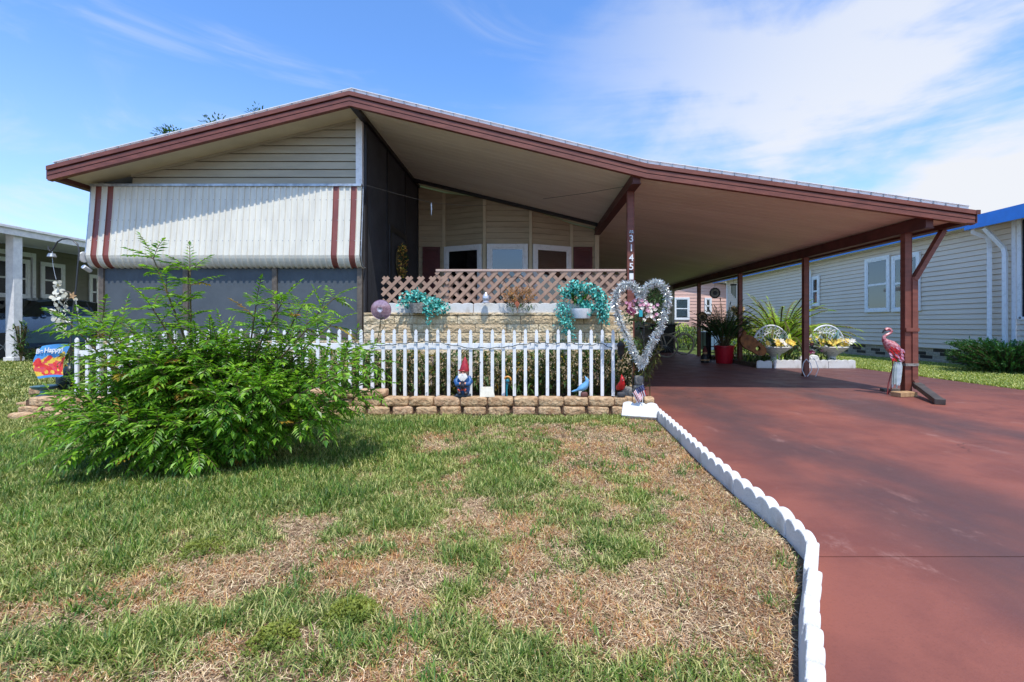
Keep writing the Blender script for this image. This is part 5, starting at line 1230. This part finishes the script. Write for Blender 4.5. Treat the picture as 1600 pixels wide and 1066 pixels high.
c.build('plum_petals', m_purp, t)
c = MB()
for k in range(16): 
    q = p+V((R(-.05, .35), R(-.1, .1), R(.05, .75))); [c.leaf(q, (math.cos(a), -.4, math.sin(a)), (0, -1, 0), .06, .04, mi=k % 3) for a in (0, 1.25, 2.5, 3.8, 5)]
c.build('pale_petals', [m_wht, m_yel, m_pink], t)
c = MB(); cluster(c, [p+V((x_, 0, z_)) for x_ in (-.3, -.1, .1, .3, .5) for z_ in (.1, .3)], 260, .22, .10, .03); c.build('leaves', m_leafd, t)
for k in range(13):
    q = V((gx(R(1252, 1280), 10.42), 10.42+R(0, .2), R(.12, .24))); c = MB(); c.rough(q, (R(.12, .18), .12, R(.09, .13)), 4, .02, 3, k); tag(c.build('white_rock', m_edge, loc=q, smooth=.4), 'rough white rock in the heap between the two urns', 'rock', 'white rocks in the side bed')
t = thing('low_bed_plants', 'low green leafy plants along the side bed', 'plants', V((6.3, 10.9, .1)))
c = MB()
for i in range(900): x = R(5.3, 7.3); y = R(10.45, 12.6); c.ribbon((x, y, .1), (R(-1, 1), R(-1, 1), R(.4, 1.6)), (0, 0, 1), R(.12, .3), .025, R(.5, 1.4), 3, 0 if R(0, 1) < .8 else 1)
o = c.build('leaves', [m_leafd, m_bed2], t); t['kind'] = 'stuff'
p = V((BX-.06, 8.62, .012)); c = MB()
for s_ in (-1, 1): c.tube([p+V((s_*.02, 0, 0)), p+V((s_*.09, -.02, .12)), p+V((s_*.07, -.02, .25)), p+V((s_*.0, 0, .33)), p+V((-s_*.05, 0, .27))], .008, 5)
c.tube([p+V((.14, -.05, .0)), p+V((.20, -.05, .14)), p+V((.15, -.05, .30)), p+V((.12, 0, .36))], .006, 5)
tag(c.build('wire_scroll', m_white, loc=p, smooth=.9), 'curled white wire scroll stand at the foot of the second post', 'garden ornament')
# ---------------------------------------------------------------- flamingo at the front post
fy = 6.40; T = lambda a, b_, dy=0: at(a, b_, fy+dy)
p = T(1386, 617); p.z = .012; t = thing('flamingo_ornament', 'pink metal flamingo standing against the front right carport post', 'garden ornament', p)
c = MB(); c.tube([T(1410, 566), T(1407, 560), T(1402, 553), T(1396, 545), T(1390, 539), T(1385, 535), T(1381, 530), T(1381, 526), T(1386, 523), T(1391, 520.5), T(1393, 517.5), T(1390.5, 514.5), T(1386, 514.5), T(1383, 516)], [.01, .035, .065, .082, .075, .05, .028, .02, .018, .018, .018, .02, .026, .02], 12)
c.build('body', M('flamingo_pink', S(158, 50, 64), S(222, 172, 170), .35, 42, mid=.52, metal=.15), t, smooth=1.1)
c = MB(); c.tube([T(1383.5, 516), T(1380, 518), T(1379, 521)], [.016, .012, .003], 8); c.build('beak', m_black, t, smooth=1)
c = MB()
for k in range(30): q = T(R(1388, 1408), R(540, 560), -.08); c.leaf(q, (.6, -.3, -.8), (0, -1, 0), .07, .03, mi=k % 2)
c.build('feathers', [m_pink, m_redb], t)
c = MB(); c.tube([T(1394, 558), T(1395, 573), T(1388, 600), p+V((0, 0, 0))], .008, 6); c.tube([T(1400, 560), T(1397, 582), T(1392, 608), p+V((.05, .05, 0))], .008, 6); c.build('leg', M('leg_red', S(140, 54, 50), None, .5), t, smooth=1)
c = MB()
for k in range(10):
    a = k*.628; c.ribbon(T(1403, 566, -.05)+V((.03*math.cos(a), .03*math.sin(a), 0)), (.04*math.cos(a)-.09, .04*math.sin(a), -1), (0, 1, 0), R(.28, .40), .035, .0, 5, tip=.6)
tag(c.build('plastic_ribbon', M('clear_ribbon', S(206, 216, 226), S(180, 192, 206), .2, 20, trans=.3), loc=T(1403, 566)), 'crumpled clear plastic ribbon hanging by the flamingo', 'ribbon')
c = MB(); yy = YC-.052; c.box(BX-.052, BX+.128, YC-.070, YC-.062, gz(572, yy), gz(568, yy)); c.box(BX-.058, BX-.052, YC-.07, YC+.05, gz(572, yy), gz(568, yy)); tag(c.build('tie_band', m_grey, loc=(BX, YC, .45)), 'white tie band wrapped around the front right post', 'tie')
c = MB(); q = gr(1418, 622); c.obox((q.x, q.y+.06, .045), (.14, .03, 0), (-.016, .07, 0), (0, 0, .03)); tag(c.build('wood_block', m_wood, loc=(q.x, q.y, .012), bevel=.004), 'bare wood block at the foot of the front right post', 'wood block')
c = MB(); q = gr(1385, 613); c.obox((q.x+.10, q.y+.05, .03), (.13, .0, 0), (0, .04, 0), (0, 0, .018)); tag(c.build('wood_block', m_frame, loc=(q.x, q.y, .012), bevel=.003), 'thin dark board under the flamingo feet', 'wood block')
c = MB(); a = V((BX+.10, YC-.06, .16)); b_ = gr(1468, 634)+V((0, 0, .05)); c.bar(a, b_, .10, .065); c.bar(b_.lerp(a, .02), b_+(b_-a).normalized()*.02, .112, .075); c.bar(a.lerp(b_, .12), a.lerp(b_, .16), .112, .075)
tag(c.build('downspout_extension', M('brown_grey_plastic', S(84, 76, 70), S(64, 58, 54), .6), loc=(b_.x, b_.y, .012), bevel=.008), 'dark plastic downspout extension lying on the driveway', 'drain pipe')

# ---------------------------------------------------------------- grey house on the right
NX = 10.6
m_gs = M('grey_siding', S(224, 210, 192), S(218, 204, 186), .6, 1); m_bl = M('blue_fascia', S(34, 134, 224), S(30, 120, 206), .4, 3)
t = thing('grey_house', 'grey-sided home with bright blue fascia right of the driveway', 'house', (NX, 12, 0)); nh = t
def side_wall(mb, y0, y1, z0, z1, x=NX): siding(mb, (x, y1, 0), (0, -1, 0), (-1, 0, 0), [(0, z0), (y1-y0, z0), (y1-y0, z1), (0, z1)], .125, .022, .014, .05)
c = MB(); side_wall(c, 9.95, 24.2, .37, 3.30); c.build('siding', m_gs, t)
c = MB(); c.box(NX-.03, NX+.03, 9.87, 9.95, .37, 3.3); c.build('corner_trim', m_whitev, t); c = MB(); c.box(NX-.03, NX+.0, 24.16, 24.26, .37, 3.3); c.build('corner_trim', m_whitev, t)
c = MB(); side_wall(c, 7.4, 9.86, .37, 1.12); c.build('front_room_siding', m_gs, t)
c = MB(); c.box(NX+.0, NX+.02, 7.4, 9.80, 1.16, 3.25); c.build('screen', m_inside, t)
c = MB()
for y_ in (9.80, 8.6, 7.45): c.box(NX-.03, NX+.03, y_-.04, y_+.04, 1.12, 3.28)
c.box(NX-.03, NX+.03, 7.4, 9.8, 1.10, 1.16); c.build('screen_frame', m_whitev, t)
c = MB(); X0 = 10.22
c.box(X0, X0+.03, 8.2+2.35, 25.2, 3.26, 3.44); c.box(X0+.03, NX+.2, 10.5, 25.2, 3.30, 3.33, 1)
c.box(X0-.14, X0-.10, 7.0, 10.52, 3.17, 3.46); c.box(X0-.10, X0+.03, 10.49, 10.53, 3.17, 3.46); c.box(X0-.10, NX+.2, 7.0, 10.5, 3.26, 3.29, 1)
c.build('fascia', [m_bl, m_whitev], t)
c = MB(); c.prism([(X0-.1, 0, 3.46), (NX+5, 0, 4.5), (NX+5, 0, 4.4), (X0-.1, 0, 3.40)], (0, 7.0, 0), (0, 25.2, 0)); c.build('roof', m_roof, t)
c = MB(); c.box(NX+.02, NX+10, 9.9, 24.2, .05, 3.3); c.build('far_walls', m_gs, t)
c = MB(); z = 0; k = 0
while k < 4:
    y = 7.4+(k % 2)*.2
    while y < 24.2:
        c.box(NX+.02-R(0, .006), NX+.10, y, y+.385, k*.093, k*.093+.088, 0 if not ((k in (1, 2)) and int(y*2.5) % 2 == k % 2 or k == 3 and int(y*1.2) % 2) else 1); y += .395
    k += 1
c.build('vent_block_skirt', [M('beige_block', S(176, 164, 142), S(150, 138, 120), .9, 20, .4), m_dark], t)
def nwin(px0, px1, y0, y1, rail=True):
    Ya = NX*F/(px0-825); Yb = NX*F/(px1-825); z1_ = gz(y0, Ya); z0_ = gz(y1, Ya)
    return window(nh, (NX-.02, Ya, 0), (0, -1, 0), (-1, 0, 0), Ya-Yb, z0_, z1_, .085, (z0_+z1_)/2 if rail else None, fm=m_whitev)
nwin(1354, 1392.5, 405.5, 488.5); nwin(1396, 1440, 401, 487.5); nwin(1269.5, 1282, 433, 479, True)
def dspout(P, parent):
    c = MB(); c.tube([V(p) for p in P], .062, 4, flat=.8); c.build('downspout', m_whitev, parent)
dspout([(X0-.02, 10.42, 3.22), (X0-.02, 10.44, 3.12), (NX-.16, 10.36, 2.98), (NX-.12, 10.34, 2.85), (NX-.12, 10.34, .35)], t)
dspout([(X0-.02, 10.18, 3.16), (NX-.13, 10.02, 2.68), (NX-.12, 10.0, 2.55), (NX-.12, 10.0, .4)], t)
dspout([(X0-.02, 16.9, 3.22), (NX-.12, 16.95, 3.0), (NX-.12, 16.95, .3)], t)
# juniper
p = V((9.85, 9.4, 0)); t = thing('juniper_shrub', 'low spreading dark green juniper in front of the grey house', 'shrub', p)
c = MB(); s_ = MB()
for i in range(460):
    a = R(0, 2*PI); u = R(.0, 1); e = V((math.cos(a)*1.05*R(.3, 1), math.sin(a)*.85*R(.35, 1), R(.18, .66))); pt = p+e; d_ = V((e.x, e.y, R(.1, .5))).normalized()
    s_.tube([p+V((e.x*.1, e.y*.1, .05)), p+e*.6+V((0, 0, .05)), pt], [.012, .008, .003], 4, caps=False)
    for k in range(26): q = pt-d_*R(-.06, .36); c.leaf(q, d_+V((R(-.7, .7), R(-.7, .7), R(-.5, .6))), (0, 0, 1), R(.05, .11), .022)
c.build('foliage', m_juni, t); s_.build('branches', m_stem, t)
# ---------------------------------------------------------------- pink house behind
PYY = 27.0
m_pk = M('pink_siding', S(226, 184, 168), S(214, 172, 156), .6, 1.5, stretch=(.4, 1, 4)); t = thing('pink_house', 'pale pink sided house seen beyond the end of the carport', 'house', (10, PYY, 0))
c = MB(); siding(c, (3, PYY, 0), (1, 0, 0), (0, -1, 0), [(0, .85), (9.0, .85), (9.0, 3.3), (4.5, 4.1), (0, 3.5)], .19, .02); c.build('siding', m_pk, t)
c = MB(); c.box(3, 12, PYY+.05, PYY+7, 0, 3.3); c.build('far_walls', m_pk, t)
c = MB(); c.box(3, 12, PYY-.0, PYY+.04, 0, .85); c.build('skirting', m_grey, t)
c = MB(); c.prism([(2.7, 0, 3.52), (7.5, 0, 4.25), (12.4, 0, 3.4), (12.4, 0, 3.3), (7.5, 0, 4.12), (2.7, 0, 3.42)], (0, PYY-.4, 0), (0, PYY+7.4, 0)); c.build('roof', m_roof, t)
for a, b_, z0_, z1_ in ((1053, 1077, 500, 465), (1100.5, 1111.5, 491, 465.6)):
    window(t, (gx(a, PYY), PYY-.02, 0), (1, 0, 0), (0, -1, 0), gx(b_, PYY)-gx(a, PYY), gz(z0_, PYY), gz(z1_, PYY), .09, (gz(z0_, PYY)+gz(z1_, PYY))/2, fm=m_whitev)
# shrubs and pots between the houses
def shrub(px, y, h, wd, mat, label, n=500, ls=.12, nm='garden_shrub'):
    p = V((gx(px, y), y, 0)); t = thing(nm, label, 'shrub', p, 0, 'shrubs behind the carport'); c = MB(); s_ = MB()
    for i in range(n):
        a = R(0, 2*PI); r_ = math.sqrt(R(0, 1))*wd/2; z = R(.08, 1)*h*(1-.3*(r_/(wd/2))**2); c.ribbon(p+V((r_*math.cos(a), r_*math.sin(a), z)), (R(-1, 1), R(-1, 1), R(.1, 1.4)), (0, 0, 1), ls*R(.7, 1.3), ls*.22, R(.3, 1.1), 2)
    for i in range(9): a = i*.7; s_.tube([p, p+V((math.cos(a)*wd*.3, math.sin(a)*wd*.3, h*.8))], .012, 4)
    c.build('foliage', mat, t); s_.build('stems', m_stem, t)
shrub(1062, 19, 1.1, 1.1, m_palm, 'yellow-green shrub beyond the bicycles', 420, .2)
shrub(1076, 17.8, .9, .8, m_leafd, 'small dark leafy shrub left of the third post', 320, .18)
shrub(1086, 20, .9, .9, m_bed2, 'olive shrub right behind the bicycle wheel', 320, .18)
shrub(1128, 19, .8, 1.2, m_palm, 'bright bush behind the red pot', 420, .18)
shrub(1150, 15, .45, .9, m_leafd, 'low dark plant at the foot of the second post from the back', 300, .2)
shrub(1060, 25.5, 1.0, 2.6, m_leafd, 'wide hedge at the foot of the pink house', 1100, .25)
c = MB(); p = V((gx(1114, 16), 16, 0)); c.box(p.x-.35, p.x+.35, p.y-.25, p.y+.25, .1, .75); tag(c.build('blue_crate', M('faded_blue', S(110, 140, 168), None, .6), loc=p, bevel=.02), 'faded blue storage box beyond the plant stand', 'storage box')

# ---------------------------------------------------------------- home on the left with its car
m_dpane = M('dark_window_pane', S(30, 33, 38), None, .25, spec=.3)
LYX = -13.7; t = thing('left_house', 'cream home with white carport fascia and wide post at far left', 'house', (-17.5, 14, 0)); lh = t
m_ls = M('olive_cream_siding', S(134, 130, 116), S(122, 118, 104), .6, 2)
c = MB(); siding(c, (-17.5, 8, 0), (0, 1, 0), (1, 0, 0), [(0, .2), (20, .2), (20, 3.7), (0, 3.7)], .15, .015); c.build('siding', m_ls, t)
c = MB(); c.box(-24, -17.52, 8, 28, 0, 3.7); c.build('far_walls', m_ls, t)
c = MB(); c.prism([(LYX, 0, 3.40), (LYX, 0, 3.50), (-24.5, 0, 4.6), (-24.5, 0, 4.5), (-17.5, 0, 3.72)], (0, 7.5, 0), (0, 28, 0)); c.build('roof', m_roof, t)
c = MB(); c.box(LYX, LYX+.04, 7.5, 28, 3.37, 3.60); c.box(LYX+.04, LYX+.10, 7.5, 28, 3.54, 3.61); c.build('fascia', m_white, t, bevel=.006)
for y_ in (12.3, 19): c = MB(); c.box(-14.0, -13.78, y_-.11, y_+.11, 0, 3.42); c.box(-14.03, -13.75, y_-.14, y_+.14, 0, .12); c.build('post', m_white, t, bevel=.01)
for a, b_, z0_, z1_ in ((14.3, 15.95, 1.9, 3.25), (16.3, 17.15, 1.95, 3.25), (18.1, 18.55, 1.6, 3.0), (19.3, 20.3, 1.6, 3.0)):
    window(t, (-17.48, b_, 0), (0, -1, 0), (1, 0, 0), b_-a, z0_, z1_, .10, (z0_+z1_)/2, fm=m_whitev, blind=False, pane=m_dpane)
c = MB(); c.box(-17.48, -17.40, 16.0, 16.10, .2, 3.5); c.box(-17.48, -17.40, 13.2, 16.0, 3.35, 3.5); c.build('trim', m_whitev, t)
s_ = MB(); s_.face([(-17.4, 4, .01), (-13.6, 4, .01), (-13.6, 28, .01), (-17.4, 28, .01)]); kind(s_.build('left_driveway', M('plain_concrete', S(150, 148, 142), S(128, 126, 120), .9, 3)), 'structure')
def car():
    t = thing('parked_car', 'dark blue SUV parked in the shade of the left carport', 'car', (-15.9, 14.4, 0)); cx = -15.95
    # station: y, sill z, side half width, belt z, roof z, roof half width
    S_ = [(12.15, .45, .62, .80, .80, .55), (12.3, .36, .80, .98, .98, .66), (12.8, .30, .90, 1.10, 1.12, .74), (13.4, .28, .93, 1.18, 1.22, .76), (13.62, .28, .935, 1.22, 1.32, .74), (14.2, .28, .94, 1.24, 1.74, .66), (14.8, .28, .94, 1.26, 1.84, .66), (15.8, .28, .94, 1.30, 1.84, .66), (16.4, .30, .93, 1.33, 1.76, .64), (16.85, .36, .90, 1.32, 1.40, .64), (16.95, .5, .84, .95, 1.0, .6)]
    c = MB(); rings = []
    for y, zs, hw, zb_, zr, rw in S_:
        pr = [(hw*.92, zs), (hw, zs+.15), (hw*1.01, (zs+zb_)/2+.05), (hw*.975, zb_), (rw+.03, zr-.05*(zr > zb_+.2)), (rw*.8, zr+.0), (0, zr+.03)]
        rings.append([V((cx+a, y, z)) for a, z in pr]+[V((cx-a, y, z)) for a, z in pr[::-1][1:]])
    gl = MB(); n = len(rings[0])
    for i in range(len(rings)-1):
        for j in range(n-1):
            q = [rings[i][j], rings[i+1][j], rings[i+1][j+1], rings[i][j+1]]
            glass = (j in (3, n-5) and 4 <= i <= 8) or (j in (4, 5, n-6, n-7) and i == 4)
            (gl if glass else c).face(q)
    c.face(rings[0]); c.face(rings[-1][::-1])
    bd = c.build('body', M('dark_blue_car_paint', S(92, 118, 150), S(82, 106, 138), .16, 2, metal=.6), t, smooth=.6)
    gl.build('window', M('car_glass', S(20, 24, 30), None, .05), t, smooth=.5)
    for y in (14.62, 15.72): c = MB(); c.prism([(cx+.95, y-.03, 1.25), (cx+.95, y+.03, 1.25), (cx+.705, y+.03, 1.76), (cx+.705, y-.03, 1.76)], (0, 0, 0), (-.03, 0, 0)); c.build('pillar', m_black, t)
    for y in (13.0, 15.9):
        for s_ in (-1, 1):
            c = MB(); mm = Matrix.Rotation(PI/2, 3, 'Y'); c.lathe([(.22, -.11), (.33, -.11), (.355, -.07), (.355, .07), (.33, .11), (.22, .11)], (cx+s_*.86, y, .355), 24, mat=mm); w_ = c.build('wheel', m_tyre, t, smooth=.6)
            c = MB(); c.lathe([(.22, .0), (.23, .10), (.20, .10), (.17, .04)], (cx+s_*.86, y, .355), 20, mat=mm if s_ > 0 else Matrix.Rotation(-PI/2, 3, 'Y'))
            for k in range(5): a = k*1.257; c.bar(V((cx+s_*.95, y, .355)), V((cx+s_*.95, y+.2*math.cos(a), .355+.2*math.sin(a))), .02, .05, up=(1, 0, 0))
            c.build('rim', m_gal, w_, smooth=.6)
    c = MB()
    for y in (13.0, 15.9): c.prism([V((cx+.90, y, .34))+V((0, .42*math.cos(a), .42*math.sin(a))) for a in [PI*k/14 for k in range(15)]], (0, 0, 0), (.052, 0, 0))
    c.build('wheel_arch', m_black, t)
    for s_ in (-1, 1): c = MB(); c.box(cx+s_*.52-.17, cx+s_*.52+.17, 12.13, 12.30, .74, .88); c.build('headlight', m_glass, t, bevel=.02)
    c = MB(); c.ball((cx+1.04, 14.0, 1.24), (.10, .06, .07), 8); c.build('mirror', bd.data.materials[0], t, smooth=1)
    c = MB(); 
    for y in (14.5, 15.6): c.box(cx+.945, cx+.965, y, y+.16, 1.08, 1.11)
    c.build('door_handle', m_gal, t)
car()
shrub(33, 12.0, 1.2, .35, m_leafd, 'thin tall weedy plant beside the left carport post', 120, .2, 'weedy_plant')
for k in range(5): shrub(50+k*24, 12.9, .35, .8, m_leafd, ORD[k]+' weed clump from the left post along the left driveway edge', 90, .14, 'weedy_plant')
# ---------------------------------------------------------------- trees behind the roof
def tree(base, h, cr, n, label, tops, seed):
    random.seed(seed); t = thing('tree', label, 'tree', base, 0, 'trees behind the home'); b = V(base); s_ = MB(); c = MB()
    s_.tube([b, b+V((.1, 0, h*.4)), b+V((-.1, 0, h*.75))], [.28, .2, .1], 8)
    cl = []
    for i in range(n):
        u = R(-1, 1); a = R(0, 2*PI); q = math.sqrt(1-u*u)*R(.4, 1); cl.append(b+V((cr*q*math.cos(a), cr*q*math.sin(a), h*.62+h*.27*u*R(.5, 1))))
    cl += [V(q) for q in tops]
    for q in cl:
        s_.tube([b+V((0, 0, h*R(.35, .6))), q.lerp(b+V((0, 0, h*.6)), .4), q], [.07, .04, .01], 4, caps=False); r_ = R(.35, .7)
        for k in range(120): d_ = V((random.gauss(0, 1), random.gauss(0, 1), random.gauss(0, .7))).normalized(); c.leaf(q+d_*r_*R(.2, 1), d_+V((R(-.6, .6), R(-.6, .6), 0)), (0, 0, 1), R(.14, .24), .08)
    s_.build('trunk', m_stem, t); c.build('crown', m_leafd, t)
tree((-19.5, 25, 0), 10.6, 2.6, 34, 'tree behind the roof, its tip showing above the left slope', [at(266, 210, 25), at(275, 212, 25), at(258, 214, 25)], 3)
tree((-15.2, 25, 0), 11.6, 2.0, 34, 'tree behind the roof, tips showing just left of the peak', [at(331, 199, 25), at(345, 200, 25), at(405, 182, 25), at(412, 184, 25)], 4)
